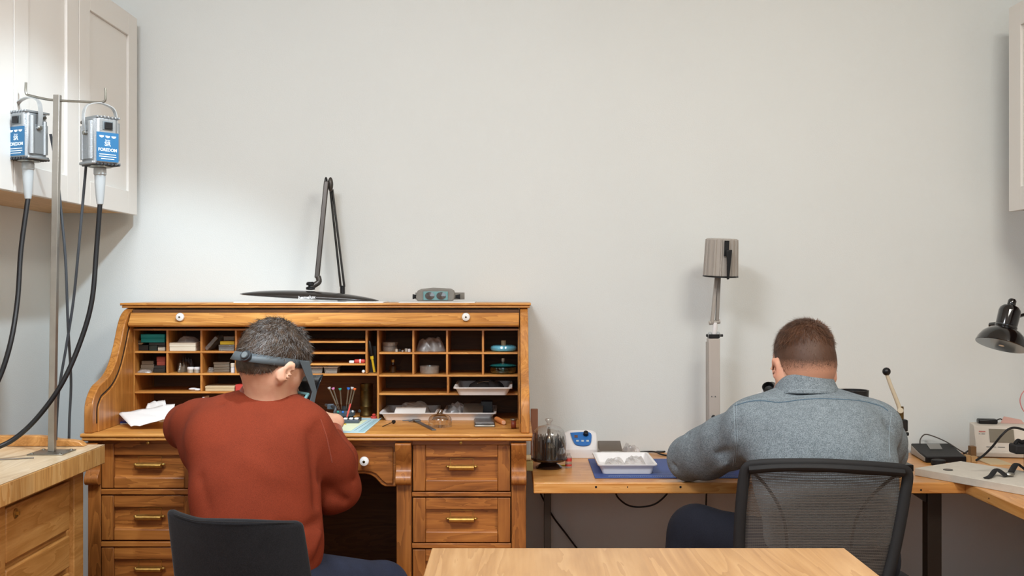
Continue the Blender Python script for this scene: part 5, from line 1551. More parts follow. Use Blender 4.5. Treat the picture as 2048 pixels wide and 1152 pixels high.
part('jar_body', MB().lathe([(0, 0), (.036, 0), (.043, .004), (.046, .012), (.045, .022), (.040, .026), (.036, .024), (.041, .020), (.042, .012), (.038, .005), (0, .003)], 36), m_tealglass, o, local=True)
part('jar_lid', MB().lathe([(.047, .027), (.040, .0315), (.012, .035), (.005, .037), (.0, .037)], 36), mat('teal enamel', '1f6b6b', .15, coat=.6), o, local=True)
part('lid_knob', MB().lathe([(.004, .0375), (.007, .044), (.006, .052), (0, .053)], 18), m_tin, o, local=True)
part('contents', MB().lathe([(0, .0035), (.020, .0035), (.018, .014), (0, .016)], 18), mat('turquoise', '2fa79a', .4), o, local=True)
# white trays
def tray(px0, px1, h, Yf, depth, z, label, flare=.018, name='tray'):
    x0, x1 = XX(px0, Yf), XX(px1, Yf)
    o = thing(name, label, 'tray', ((x0 + x1) / 2, Yf + depth / 2, z))
    fl = flare
    b0 = [(x0 + fl, Yf + fl), (x1 - fl, Yf + fl), (x1 - fl, Yf + depth - fl), (x0 + fl, Yf + depth - fl)]
    b1 = [(x0 + .006, Yf + .006), (x1 - .006, Yf + .006), (x1 - .006, Yf + depth - .006), (x0 + .006, Yf + depth - .006)]
    b2 = [(x0, Yf), (x1, Yf), (x1, Yf + depth), (x0, Yf + depth)]
    def rr(poly, zz, rad=.012, n=4):
        out = []; 
        for i in range(4):
            p = Vector(poly[i]); a = (Vector(poly[i - 1]) - p).normalized(); b = (Vector(poly[(i + 1) % 4]) - p).normalized()
            for k in range(n + 1):
                t = k / n; q = p + a * rad * (1 - t) ** 2 + b * rad * t ** 2
                out.append(V((q.x, q.y, zz)))
        return out
    r0, r1, r2, r3 = rr(b0, z + .0015), rr(b1, z + h - .001), rr(b2, z + h), rr(b2, z + h - .004)
    n = len(r0); mb = MB(); vs_ = r0 + r1 + r2 + r3; fs_ = [tuple(range(n))]
    for L_ in range(3):
        for k in range(n): fs_.append((L_ * n + k, L_ * n + (k + 1) % n, (L_ + 1) * n + (k + 1) % n, (L_ + 1) * n + k))
    mb.add(vs_, fs_)
    part('tray_shell', mb, m_whitep, o, solid=.0022, autosmooth=50)
    return o, (x0, x1, h)
o, (a, b, h) = tray(907, 1024, .027, 3.638, .275, t3, 'white plastic tray with black tools on the third right shelf')
lump('tool_roll', 930, 1010, 786, .030, 3.78, .08, m_greyd, 'dark tool roll lying in the upper white tray', 'tool roll', t3 + .004, 31, amp=.2)
single('tweezers', MB().tube([V((XX(955, 3.77), 3.77, t3 + .030)), V((XX(965, 3.78), 3.79, t3 + .034)), V((XX(978, 3.79), 3.80, t3 + .033))], .0015, 6), m_steel, 'steel tweezers on the dark roll in the upper tray', 'tweezers')
o, (a, b, h) = tray(758.5, 873, .027, 3.685, .245, DZ + .0002, 'left white tray with papers at the foot of the right pigeonholes')
o, (a, b, h) = tray(885, 992, .027, 3.685, .245, DZ + .0002, 'right white tray with dark packets at the foot of the right pigeonholes')
single('paper_sheet', MB().prism([(3.70, DZ + .010), (3.80, DZ + .034), (3.80, DZ + .0355), (3.70, DZ + .0115)], XX(786, 3.7), XX(848, 3.7), 'x'), m_paper, 'white sheet tilted up in the left lower tray', 'paper')
lump('plastic_packet', 790, 862, 838, .040, 3.78, .10, m_bag, 'clear packet at the back of the left lower tray', 'packet', DZ + .004, 41)
lump('plastic_packet', 888, 940, 838, .036, 3.75, .12, m_bag, 'greyish packet in the left half of the right lower tray', 'packet', DZ + .004, 42)
single('card_slip', MB().prism([(3.70, DZ + .012), (3.82, DZ + .044), (3.82, DZ + .0455), (3.70, DZ + .0135)], XX(925, 3.7), XX(965, 3.7), 'x'), mat('grey card', '8d867c', .7), 'grey brown card tilted in the right lower tray', 'card')
pbox('flat_case', 962, 985, 808, 836, 3.80, .04, m_greyd, 'charcoal case at the back corner of the right lower tray', 'case', DZ + .006)

# ================================================================== ON THE ROLL TOP DESK SURFACE
D0 = DZ + .0003
mat_poly = [onz(662, 866, D0), onz(728, 866, D0), onz(762, 838, D0), onz(640, 836, D0), onz(610, 866, D0)]
cm = thing('work_mat', 'pale green cutting mat with a blue border before the screwdriver stand', 'mat', tuple(onz(690, 852, D0)))
c4 = [onz(612, 866, D0), onz(730, 866, D0), onz(764, 837, D0), onz(668, 836, D0)]
mb = MB().prism([(p.x, p.y) for p in c4], D0, D0 + .002, 'z'); part('mat_border', mb, mat('pale blue mat', 'b9d6dc', .6), cm)
c5 = [onz(632, 861.5, D0 + .0022), onz(702, 861.5, D0 + .0022), onz(735, 840, D0 + .0022), onz(676, 840, D0 + .0022)]
part('mat_field', MB().prism([(p.x, p.y) for p in c5], D0 + .0021, D0 + .0026, 'z'), mat('pale green mat', 'dfe6c4', .6), cm)
for (a, b, c, d_) in ((709, 861, 742, 840), (720, 861, 752, 840)):
    part('ruled_line', MB().tube([onz(a, b, D0 + .0024), onz(c, d_, D0 + .0024)], .0005, 4, 0), m_blueg, cm)
c6 = [onz(716, 864, D0 + .0022), onz(726, 864, D0 + .0022), onz(757, 839.5, D0 + .0022), onz(747, 839.5, D0 + .0022)]
part('scale_strip', MB().prism([(p.x, p.y) for p in c6], D0 + .0021, D0 + .0025, 'z'), mat('mat grey blue', '9fc3cc', .6), cm)
q = onz(688, 849, D0 + .0027)
o = thing('movement_ring', 'tiny yellow ring with a black centre on the cutting mat', 'watch part', tuple(q))
part('ring', MB().lathe([(.0075, 0), (.008, .001), (.0075, .0028), (.0035, .0028), (.0035, 0)], 24), m_yel, o, local=True)
part('core', MB().lathe([(.0033, .0), (.0033, .0035), (0, .0035)], 16), m_black, o, local=True)
# screwdriver stand
ss = thing('screwdriver_stand', 'dark round rotating screwdriver stand on the desk', 'tool stand', (XX(689, 3.68), 3.68, D0))
part('base_ring', MB().lathe([(.030, 0), (.033, .003), (.033, .012), (.028, .016)], 32), m_greyd, ss, local=True)
part('body', MB().lathe([(.027, .016), (.035, .020), (.036, .032), (.030, .036), (0, .036)], 32), mat('slate plastic', '47515a', .4), ss, local=True)
part('core', MB().lathe([(.012, .036), (.010, .050), (0, .052)], 20), m_blackm, ss, local=True)
for i, c in enumerate(('dfa0c4', '2b8a7c', '2e6fc0', 'e08a50', 'c8c8c8')):
    a = R(-150 + i * 30); c_ = V((.034 * math.cos(a), .034 * math.sin(a), .034))
    part('colour_dot', MB().ball(c_, .0045, 10), mat('dot ' + c, c, .4), ss, local=True)
for i, (tx_, ty_, bx_, c, nm) in enumerate(((658, 775, 674, 'bfc1c2', 'silver grey'), (666, 776, 677, 'd884bb', 'pink'), (680, 777, 683, '2b9a86', 'green'), (697, 776, 693, '2b6fc8', 'blue'), (704.5, 775, 697, 'c9cacb', 'pale silver'), (709.5, 777, 701, 'df6a35', 'orange'))):
    Yt = 3.665; top = P(tx_, ty_, Yt); bot = P(bx_, 812, 3.67)
    dr = (bot - top).normalized()
    o = thing('screwdriver', nm + ' headed precision screwdriver in the round stand', 'screwdriver', tuple(bot), 'precision screwdrivers in the stand')
    part('barrel', MB().tube([top + dr * .005, top + dr * .02, bot.lerp(top, .1)], .0027, 10, 0, ), m_steel, o)
    part('swivel_head', MB().cyl(top - dr * .001, top + dr * .0055, .0056, 14, .004), mat('head ' + c, c, .35), o, bevel=.0008)
    part('blade', MB().cyl(bot.lerp(top, .1), bot + dr * .012, .001, 8), m_steel, o)
# block with white knobs in front
bk = thing('tool_block', 'dark tool block with a row of white knobs before the screwdriver stand', 'tool block', (XX(696, 3.63), 3.625, D0 + .0026))
bx0, bx1, by = XX(674, 3.6), XX(717.5, 3.6), 3.60
part('block', MB().box(bx0, bx1, by, by + .035, D0 + .0028, D0 + .013), mat('slate plastic', '47515a', .4), bk, bevel=.002)
for i in range(4):
    c = bx0 + .008 + i * .0178
    part('white_knob', MB().box(c - .006, c + .007, by + .006, by + .026, D0 + .0132, D0 + .0195), m_whitep, bk, bevel=.0025, seg=3)
rp = thing('red_pen', 'thin red stick leaning on the tool block', 'stick', tuple(onz(694, 836, D0 + .02)))
part('stick', MB().tube([P(694, 834, 3.604), P(701, 808, 3.63)], .0028, 10, 0), m_red, rp)
# dark arms of the work holder by the hand
wh = thing('movement_holder', 'black articulated work holder beside the raised hand', 'work holder', tuple(onz(672, 843, D0)))
part('foot', MB().box(XX(664, 3.58), XX(680, 3.58), 3.565, 3.60, D0 + .0028, D0 + .010), m_black, wh, bevel=.002)
part('arm', MB().tube([P(674, 842, 3.575), P(669, 828, 3.57), P(671, 815, 3.58), P(660, 812, 3.60), P(652, 810, 3.62)], .005, 10, 5), m_greyd, wh)
part('jaw', MB().box(XX(655, 3.6), XX(668, 3.6), 3.59, 3.61, ZZ(818, 3.6), ZZ(808, 3.6)), mat('slate plastic', '47515a', .4), wh, bevel=.002)
part('clamp_knob', MB().cyl(P(711, 822, 3.64), P(722, 822, 3.64), .007, 14), m_black, wh, bevel=.001) if False else None
o = thing('thumb_clamp', 'black knurled thumb clamp at the right side of the screwdriver stand', 'clamp', tuple(onz(719, 833, D0)))
part('clamp_body', MB().box(XX(712, 3.66), XX(722, 3.66), 3.655, 3.68, D0, D0 + .016), m_black, o, bevel=.003)
part('clamp_screw', MB().cyl(P(719, 822, 3.65), P(719, 822, 3.69), .0055, 14), m_black, o, bevel=.001)
# needle tool with a black knob, caliper, glass dome, phone, eraser, watch
o = thing('pin_tool', 'steel pin tool with a black disc knob lying on the desk', 'tool', tuple(onz(776, 850, D0)))
a_, b_ = onz(765, 854, D0), onz(787, 848, D0); a_.z += .0015; b_.z += .007
part('shank', MB().tube([a_, b_], .0016, 8, 0), m_steel, o)
dd = (b_ - a_).normalized(); part('knob', MB().cyl(b_ - dd * .002, b_ + dd * .005, .0062, 16), m_black, o, bevel=.0008)
o = thing('caliper', 'grey vernier caliper lying open on the desk', 'caliper', tuple(onz(838, 850, D0)))
p0, p1 = onz(829, 841.5, D0), onz(868, 861, D0); dv = (p1 - p0).normalized(); nv = V((-dv.y, dv.x, 0))
def flatbar(p, q, w, z0, z1, w2=None):
    w2 = w if w2 is None else w2; d_ = (q - p).normalized(); n = V((-d_.y, d_.x, 0))
    return MB().prism([(p.x - n.x * w, p.y - n.y * w), (q.x - n.x * w2, q.y - n.y * w2), (q.x + n.x * w2, q.y + n.y * w2), (p.x + n.x * w, p.y + n.y * w)], z0, z1, 'z')
m_cal = mat('satin grey metal', '77797c', .35, .7)
part('beam', flatbar(p0, p1, .007, D0, D0 + .0035), m_cal, o, bevel=.0006)
part('slider', flatbar(p0 + dv * .015, p0 + dv * .05, .011, D0 + .0036, D0 + .008), m_cal, o, bevel=.001)
q0 = onz(805, 842, D0)
part('jaw', flatbar(p0 + nv * .002, q0, .007, D0, D0 + .0034, .002), m_cal, o, bevel=.0005)
part('jaw', flatbar(p0 + dv * .02 - nv * .0, onz(818, 846, D0), .005, D0 + .0036, D0 + .006, .0015), m_cal, o, bevel=.0005)
gd = onz(880, 853, D0)
o = thing('glass_dome', 'low clear glass dust dome with a knob on the desk before the trays', 'glass dome', tuple(gd))
rD = .0385
part('dome', MB().lathe([(rD, 0), (rD, .016), (rD * .97, .024), (rD * .85, .032), (rD * .55, .038), (.008, .040), (.005, .043), (.007, .048), (.009, .052), (.006, .056), (0, .057)], 40), m_glass, o, local=True)
o = thing('phone', 'black and silver phone lying at the right of the desk surface', 'phone', tuple(onz(968, 850, D0)))
c4 = [onz(949, 854.5, D0), onz(990, 854.5, D0), onz(988, 838, D0), onz(948, 838, D0)]
part('phone_body', MB().prism([(p.x, p.y) for p in c4], D0, D0 + .0075, 'z'), m_steel, o, bevel=.002)
cen = sum(c4, V()) / 4
part('phone_screen', MB().prism([(cen.x + (p.x - cen.x) * .92, cen.y + (p.y - cen.y) * .92) for p in c4], D0 + .0076, D0 + .010, 'z'), m_blackg, o, bevel=.0006)
o = thing('rubber_cylinder', 'small orange cylinder beside the phone', 'eraser', tuple(onz(1001, 851, D0)))
mb = MB().tube([onz(993, 843, D0) + V((0, 0, .0085)), onz(1007, 850, D0) + V((0, 0, .0085))], .0085, 16, 0); part('roll', mb, mat('orange rubber', 'df8a4a', .55), o, bevel=.002)
part('end_face', MB().tube([onz(1007.1, 850.1, D0) + V((0, 0, .0085)), onz(1007.6, 850.4, D0) + V((0, 0, .0085))], .0065, 16, 0), mat('pale peach', 'eab592', .6), o)
wt = onz(1027, 857, D0)
o = thing('wrist_watch', 'wrist watch with a reddish brown strap standing on its side by the right panel', 'watch', tuple(wt))
part('strap', MB().grid(lambda u, v: wt + V((.013 * math.cos(2 * PI * u), -.010 + .022 * math.sin(2 * PI * u), .0005 + .019 * v)) if False else wt + V((-.008 + .016 * v, .0 + .016 * math.cos(2 * PI * u), .0135 + .013 * math.sin(2 * PI * u))), 28, 2, True), mat('red brown leather', '7a3520', .4), o, solid=.002)
part('case', MB().cyl(wt + V((-.0, -.0, .026)), wt + V((0, 0, .031)), .011, 24), m_steel, o, bevel=.001)
# crumpled paper and the blue book at the left
o = thing('paper_wrap', 'crumpled white wrapping paper left of the rust sweater sleeve', 'paper', tuple(onz(290, 846, D0)))
def pw(x0, x1, ya, yb, seed, zbase, hts):
    r = random.Random(seed); ks = [(r.uniform(2, 6), r.uniform(2, 6), r.uniform(0, 6)) for _ in range(5)]
    (A, B, C_, D_) = hts
    def f(u, v):
        p = (A * (1 - u) + B * u) * (1 - v) + (D_ * (1 - u) + C_ * u) * v
        wv = sum(abs(math.sin(k * u * 1.3 + l * v * 1.3 + q)) for k, l, q in ks) / 5 - .6
        return V((p.x, p.y, max(D0 + .001, p.z + .016 * wv * math.sin(PI * min(1, max(0, u)) ) ** .3)))
    return MB().grid(f, 15, 11)
part('paper_sheet', pw(0, 0, 0, 0, 4, 0, (P(262, 853, 3.46), P(343, 838, 3.45), P(350, 808, 3.60), P(236, 826, 3.60))), m_paper, o, solid=.0006, autosmooth=18)
part('paper_sheet', pw(0, 0, 0, 0, 14, 0, (P(280, 842, 3.55), P(340, 843, 3.47), P(330, 800, 3.64), P(296, 806, 3.66))), m_paper, o, solid=.0006, autosmooth=18)
o = thing('notebook', 'thin blue notebook under the crumpled paper at the left desk corner', 'notebook', tuple(onz(238, 845, D0)))
part('cover', MB().box(XX(228, 3.62), XX(300, 3.62), 3.60, 3.68, D0 + .003, D0 + .008), mat('royal blue', '2a3f94', .5), o, bevel=.001)
part('pages', MB().box(XX(229, 3.62), XX(300, 3.62), 3.602, 3.678, D0, D0 + .0029), m_cream, o)

# ================================================================== ON THE PINE BENCH
P0 = RZ + .0003
# adjustable lamp with ribbed drum head
al = thing('task_lamp', 'grey adjustable task lamp with a ribbed drum head by the wall', 'lamp', (XX(1428, 3.84), 3.84, P0))
m_grey1 = mat('warm grey enamel', 'a39c94', .4); m_grey2 = mat('warm grey ribs', '8a847d', .45)
part('bench_clamp', MB().box(XX(1412, 3.84), XX(1444, 3.84), 3.81, 3.87, P0, P0 + .035), m_greyd, al, bevel=.003)
part('lower_arm', MB().box(XX(1415.5, 3.84), XX(1438, 3.84), 3.82, 3.865, P0 + .0355, ZZ(677, 3.84)), mat('pale grey enamel', 'b5aca4', .4), al, bevel=.0025)
part('arm_edge', MB().box(XX(1413.5, 3.84), XX(1415.4, 3.84), 3.825, 3.86, P0 + .04, ZZ(684, 3.84)), m_grey1, al)
for px in (1423.5, 1430.5): part('screw', MB().cyl(P(px, 793, 3.8198), P(px, 793, 3.817), .0018, 8), m_greyd, al)
part('tension_knob', MB().cyl(P(1427, 834, 3.82), P(1427, 834, 3.80), .007, 14), m_black, al, bevel=.001)
kj = part('knuckle', MB().box(XX(1416, 3.84), XX(1438, 3.84), 3.822, 3.862, ZZ(676, 3.84), ZZ(668, 3.84)), m_black, al, bevel=.002)
for px in (1420, 1436): part('hinge_plate', MB().ball(P(px, 670, 3.835), .012, 18, (.7, 1, 1)), m_greyl, kj)
part('hinge_pin', MB().cyl(P(1412, 671, 3.835), P(1446, 671, 3.835), .0045, 14), m_black, kj, bevel=.001)
part('link', MB().tube([P(1428, 672, 3.835), P(1430, 655, 3.83), P(1430, 645, 3.83)], .0085, 12, 3), m_whitep, al)
part('upper_hinge', MB().cyl(P(1418, 646, 3.83), P(1440, 643, 3.83), .0075, 14), m_grey1, al, bevel=.001)
for (a, b, m_) in (((1424, 645), (1433, 553), m_grey1), ((1434, 642), (1438, 553), m_grey2)):
    p, q_ = P(*a, 3.83), P(*b, 3.835); d_ = (q_ - p).normalized(); n = d_.cross(V((0, 1, 0))).normalized()
    mb = MB(); vs_ = []
    for c in (p, q_):
        for s_1, s_2 in ((-1, -1), (1, -1), (1, 1), (-1, 1)): vs_.append(c + n * s_1 * .0055 + V((0, s_2 * .008, 0)))
    part('upper_arm', mb.add(vs_, [(0, 1, 2, 3), (7, 6, 5, 4)] + [(i, 4 + i, 4 + (i + 1) % 4, (i + 1) % 4) for i in range(4)]), m_, al, bevel=.002)
hc_ = P(1442.5, 514, 3.80)
old = Matrix.Translation(hc_ - al.location) @ Matrix.Rotation(R(1.5), 4, 'Y') @ Matrix.Rotation(R(4), 4, 'X')
h_ = part('drum_head', MB().lathe([(.0, .0635), (.048, .0635), (.0545, .060), (.0585, -.060), (.0585, -.0635), (.052, -.0635), (.048, -.02), (0, -.015)], 120, fn=lambda a: 1 + (.030 if math.sin(a * 17) > .3 else -.045)), m_grey1, al, local=True, smooth=False)
h_.matrix_local = old
r_ = part('rim', MB().lathe([(.0592, -.0637), (.0606, -.0655), (.0606, -.069), (.050, -.069), (.050, -.0637)], 60, fn=lambda a: 1 + .012 * math.sin(a * 15)), m_black, h_, local=True)
sl_ = part('slot', MB().box(-.002, .014, -.0610, -.0575, .005, .058), m_black, h_, local=True)
part('bulb', MB().ball((0, 0, -.035), .024, 20), mat('frosted bulb', 'f4ead8', .5), h_, local=True)
part('handle', MB().prism([(.0025, .026), (.0225, .028), (.0205, -.006), (.0165, -.072), (.0095, -.074), (.006, -.006)], -.074, -.0625, 'y'), m_black, h_, local=True, bevel=.002)
# bell jar with drill bits
bj = thing('bell_jar_stand', 'glass bell jar over a turned stand bristling with drill bits', 'bell jar', tuple(onz(1098, 936, P0)))
bl = Vector(bj.location); k_ = bl.y / FPX
m_walnut = mat('dark turned wood', '2b1a14', .25, coat=.5)
part('foot', MB().lathe([(.043, 0), (.045, .004), (.034, .012), (.026, .017), (.030, .021)], 40), m_walnut, bj, local=True)
part('tray', MB().lathe([(.030, .021), (.052, .024), (.061, .032), (.060, .036), (.054, .034), (0, .034)], 40), m_walnut, bj, local=True)
part('glass_bell', MB().lathe([(.0570, .036), (.0575, .085), (.056, .105), (.049, .125), (.036, .137), (.016, .143), (.008, .146), (.007, .150), (.012, .157), (.0135, .161), (.010, .165), (0, .165)], 48), m_glass, bj, local=True)
part('spindle', MB().lathe([(.026, .0345), (.026, .070), (.016, .078), (.010, .083), (.012, .088), (.0125, .094), (.0085, .102), (.005, .110), (.0055, .122), (.004, .136), (0, .137)], 28), mat('silvered metal', '8f8576', .25, 1.0), bj, local=True)
rr_ = random.Random(2); k = 0
for ring_r, cnt in ((.030, 20), (.038, 26), (.0455, 30), (.051, 22)):
    for i in range(cnt):
        a = 2 * PI * i / cnt + rr_.uniform(-.05, .05); h = rr_.uniform(.055, .078)
        part('drill_bit', MB().cyl((ring_r * math.cos(a), ring_r * math.sin(a), .0345), (ring_r * 1.02 * math.cos(a), ring_r * 1.02 * math.sin(a), .0345 + h), .0011, 6), m_steeld if rr_.random() < .6 else m_greyd, bj, local=True); k += 1
# controller unit with blue panel
cu = thing('ultrasonic_controller', 'white rounded control unit with a sloping blue panel and black knob', 'controller', tuple(onz(1160, 916, P0)))
cy0 = cu.location.y
prf = [(cy0 - .002, P0), (cy0 - .004, P0 + .028), (cy0 + .004, P0 + .036), (cy0 + .060, P0 + .082), (cy0 + .072, P0 + .086), (cy0 + .085, P0 + .080), (cy0 + .088, P0)]
x0, x1 = XX(1131, cy0), XX(1195, cy0)
mb = MB(); pv = [(p.x, p.y) for p in catmull([Vector((a, b, 0)) for a, b in prf], 4)]
n = len(pv); cxm = (x0 + x1) / 2
vs_ = []; fs_ = []
for j in range(13):
    u = -1 + 2 * j / 12; x = cxm + (x1 - x0) / 2 * u; e = abs(u) ** 5
    for (yy, zz_) in pv: vs_.append(V((x, yy + e * (.012 if yy < cy0 + .03 else -.0), P0 + (zz_ - P0) * (1 - .10 * e))))
for j in range(12):
    for i in range(n): fs_.append((j * n + i, j * n + (i + 1) % n, (j + 1) * n + (i + 1) % n, (j + 1) * n + i))
fs_.append(tuple(range(n))); fs_.append(tuple(range(12 * n, 13 * n))[::-1])
part('casing', mb.add(vs_, fs_), m_whitep, cu, bevel=.003)
sl_a = math.atan2(.046, .056)
PM = Matrix.Translation((cxm + .001, cy0 + .031, P0 + .0605)) @ Matrix.Rotation(sl_a, 4, 'X')
def onp(mb): mb.v = [tuple(PM @ Vector(v)) for v in mb.v]; return mb
pp = [(-.038, .030), (.030, .032), (.036, .0), (.028, -.026), (.004, -.032), (-.020, -.026), (-.030, -.006)]
pv2 = [(p.x, p.y) for p in catmull([Vector((a, b, 0)) for a, b in pp + [pp[0]]], 4)][:-1]
pn_ = part('control_panel', onp(MB().prism(pv2, .0012, .0035, 'z')), mat('panel blue', '2b6cb4', .3), cu)
part('knob', onp(MB().lathe([(.0085, .0036), (.0095, .005), (.008, .017), (.006, .018), (0, .018)], 24)), m_black, pn_) ; bpy.data.objects[pn_.children[0].name].location = PM.to_3x3() @ Vector((.017, .020, 0))
part('display', onp(MB().box(-.024, -.012, .006, .018, .0036, .0042)), mat('amber display', '6b4a3a', .3), pn_)
for bx_ in (-.014, .004, .022): part('button', onp(MB().box(bx_ - .0045, bx_ + .0045, -.014, -.006, .0036, .0048)), mat('panel button', 'b8c8d0', .4), pn_, bevel=.0008)
# bottle with a red cap label beside the bell jar
o = thing('bottle', 'small clear bottle with a red striped label behind the bell jar', 'bottle', (XX(1137, 3.66), 3.66, P0))
part('bottle_body', MB().lathe([(.010, 0), (.011, .002), (.011, .036), (.006, .042), (.006, .048), (0, .048)], 20), m_clear, o, local=True)
part('label', MB().lathe([(.0113, .006), (.0113, .012)], 20), m_red, o, local=True); part('label', MB().lathe([(.0113, .022), (.0113, .032)], 20), m_red, o, local=True)
o = thing('wood_peg', 'pale yellow turned peg lying beside the roll top desk', 'peg', (XX(1055, 3.55), 3.60, P0))
part('peg', MB().cyl((XX(1049, 3.6), 3.60, P0 + .042), (XX(1062, 3.6), 3.60, P0 + .042), .010, 16), m_beige, o, bevel=.002)
part('peg_block', MB().box(XX(1052, 3.6), XX(1066, 3.6), 3.585, 3.62, P0, P0 + .0318), mat('dull yellow', '9a8a5a', .6), o, bevel=.003)
o = single('brass_scrap', MB().prism([(0, 0), (.022, .004), (.026, .012), (.012, .016), (.002, .010)], 0, .003, 'z'), m_yel, 'flat brass scrap at the foot of the bell jar', 'brass piece'); o.location = onz(1126, 931, P0)
# boards standing between the desk and the wall
o = single('wood_strip', MB().box(.0665, .092, 3.90, 3.915, P0, ZZ(818, 3.9)), mat('red brown wood', '9a6a52', .5, var=.15), 'reddish brown wood strip leaning in the gap beside the roll top desk', 'wood strip', bevel=.002)
# blue silicone mat, tray on it
bm_ = thing('bench_mat', 'blue bench mat under the white tray on the pine bench', 'mat', tuple(onz(1330, 940, P0)))
cb4 = [onz(1190, 957, P0), onz(1480, 957, P0), onz(1500, 919, P0), onz(1176, 919, P0)]
part('mat_body', MB().prism([(p.x, p.y) for p in cb4], P0, P0 + .003, 'z'), mat('cobalt mat', '39508c', .55), bm_, bevel=.001)
for i in range(60):
    px = 1218 + i * 4.2; L_ = 3.2 if i % 5 == 0 else 1.8
    part('scale_mark', MB().box(onz(px, 953.5, P0 + .003).x, onz(px, 953.5, P0 + .003).x + .0016, onz(px, 953.5, P0 + .003).y, onz(px, 953.5, P0 + .003).y + .004 * L_, P0 + .0031, P0 + .0034), mat('mat print', '8fa0c4', .6), bm_)
for yy in (953.8, 948.8):
    a_, b_ = onz(1217, yy, P0), onz(1470, yy, P0); part('scale_line', MB().box(a_.x, b_.x, a_.y, a_.y + .0018, P0 + .0031, P0 + .0034), MATS['mat print'], bm_)
tz = P0 + .0032
q = Vector((0, 3.50, 0))
o, (a, b, h) = tray(1197, 1315, .032, 3.50, .265, tz, 'white plastic tray holding clear bags on the blue bench mat', flare=.016)
lump('plastic_bag', 1210, 1256, 940, .026, q.y + .03, .14, m_bag, 'clear bag at the left of the white bench tray', 'bag', tz + .004, 51)
lump('plastic_bag', 1252, 1302, 940, .028, q.y + .04, .18, m_bag, 'clear bag at the right of the white bench tray', 'bag', tz + .004, 52)
lump('plastic_bag', 1240, 1285, 905, .030, 3.86, .08, m_bag, 'clear crumpled bag by the wall behind the white tray', 'bag', P0, 53, amp=.6)
o = thing('foot_pedal', 'taupe wedge shaped pedal resting on a clear box by the wall', 'pedal', (XX(1221, 3.86), 3.86, P0))
gz = P0 + .030
part('wedge', MB().prism([(3.83, gz), (3.835, gz + .006), (3.90, gz + .026), (3.91, gz + .024), (3.91, gz)], XX(1198, 3.86), XX(1243, 3.86), 'x'), mat('taupe metal', '6f655b', .4, .4), o, bevel=.002)
o = single('clear_case', MB().box(XX(1199, 3.86), XX(1243, 3.86), 3.825, 3.93, P0, gz - .0005), m_clear, 'clear plastic box under the taupe pedal', 'case', bevel=.002)
cb_ = lambda *p: [P(*q) for q in p]
def cord(pts, r, name, label, m=m_cordblack, cat='cord'):
    return single(name, MB().tube(pts, r, 8, 8), m, label, cat)
cord([V((p.x, p.y, P0 + .003)) for p in (onz(1280, 898, P0), onz(1300, 903, P0), onz(1325, 905, P0), onz(1350, 902, P0), onz(1400, 905, P0))], .003, 'cord', 'black cord lying on the bench by the wall, nearer the wall of two')
cord([V((p.x, p.y, P0 + .003 + z_)) for p, z_ in ((onz(1280, 906, P0), 0), (onz(1296, 906, P0), 0.002), (onz(1312, 908, P0), .004), (onz(1330, 912, P0), 0), (onz(1390, 916, P0), 0))], .003, 'cord', 'black cord crossing the other behind the white tray')
cord(cb_((1230, 980, 3.95), (1236, 995, 3.96), (1255, 1010, 3.965), (1280, 1014, 3.965), (1310, 1008, 3.96), (1332, 990, 3.95), (1336, 980, 3.95)), .0032, 'cord', 'black cord looping down beneath the pine bench')
cord(cb_((1080, 985, 3.97), (1104, 1030, 3.975), (1130, 1065, 3.975), (1155, 1098, 3.975), (1180, 1130, 3.975)), .0032, 'cord', 'black cord slanting down the wall below the bell jar')
cord(cb_((1413, 985, 3.97), (1412, 1020, 3.975), (1414, 1060, 3.975), (1416, 1150, 3.975)), .0032, 'cord', 'black cord hanging straight down behind the raised knee')
# stereo microscope before the denim shirt wearer
ms = thing('microscope', 'black and white stereo microscope mostly hidden by the denim shirt', 'microscope', (.86, 3.62, P0))
part('base', MB().box(.76, .96, 3.52, 3.76, P0 + .0035, P0 + .02), m_whitep, ms, bevel=.006)
part('column', MB().cyl((.86, 3.72, P0 + .02), (.86, 3.72, P0 + .235), .014, 18), m_steel, ms)
part('body', MB().box(.82, .90, 3.58, 3.70, P0 + .16, P0 + .25), m_whitep, ms, bevel=.012, seg=3)
part('objective', MB().cyl((.86, 3.62, P0 + .10), (.86, 3.62, P0 + .16), .032, 24), m_black, ms)
e_c = P(1537, 778, 3.50)
for s in (-1, 1):
    part('eyepiece', MB().cyl((.86 + s * .03, 3.60, P0 + .23), (.86 + s * .032, 3.50, P0 + .285), .016, 18), m_black, ms)
et = P(1537, 777, 3.46)
part('trinocular_tube', MB().tube([(.83, 3.64, P0 + .24), (e_c.x + .01, 3.56, ZZ(790, 3.56)), et + V((-.002, .03, -.012))], .013, 16, 4), m_whitep, ms)
part('eyecup', MB().lathe([(.014, -.018), (.018, -.004), (.019, .010), (.0165, .010), (.013, -.004), (.0, -.006)], 24), m_black, ms, local=True).matrix_local = Matrix.Translation(et - ms.location) @ Matrix.Rotation(R(48), 4, 'X') @ Matrix.Rotation(R(-18), 4, 'Y')
# ring light / dish edge visible past the right shoulder
o = thing('dust_bowl', 'black round dust bowl on a stand behind the right denim shoulder', 'bowl', (XX(1706, 3.6), 3.6, P0))
part('bowl', MB().lathe([(.0, .230), (.040, .230), (.049, .240), (.050, .264), (.046, .264), (.044, .240), (0, .235)], 40), m_black, o, local=True)
part('stem', MB().lathe([(.040, 0), (.040, .008), (.012, .014), (.012, .230)], 24), m_black, o, local=True)
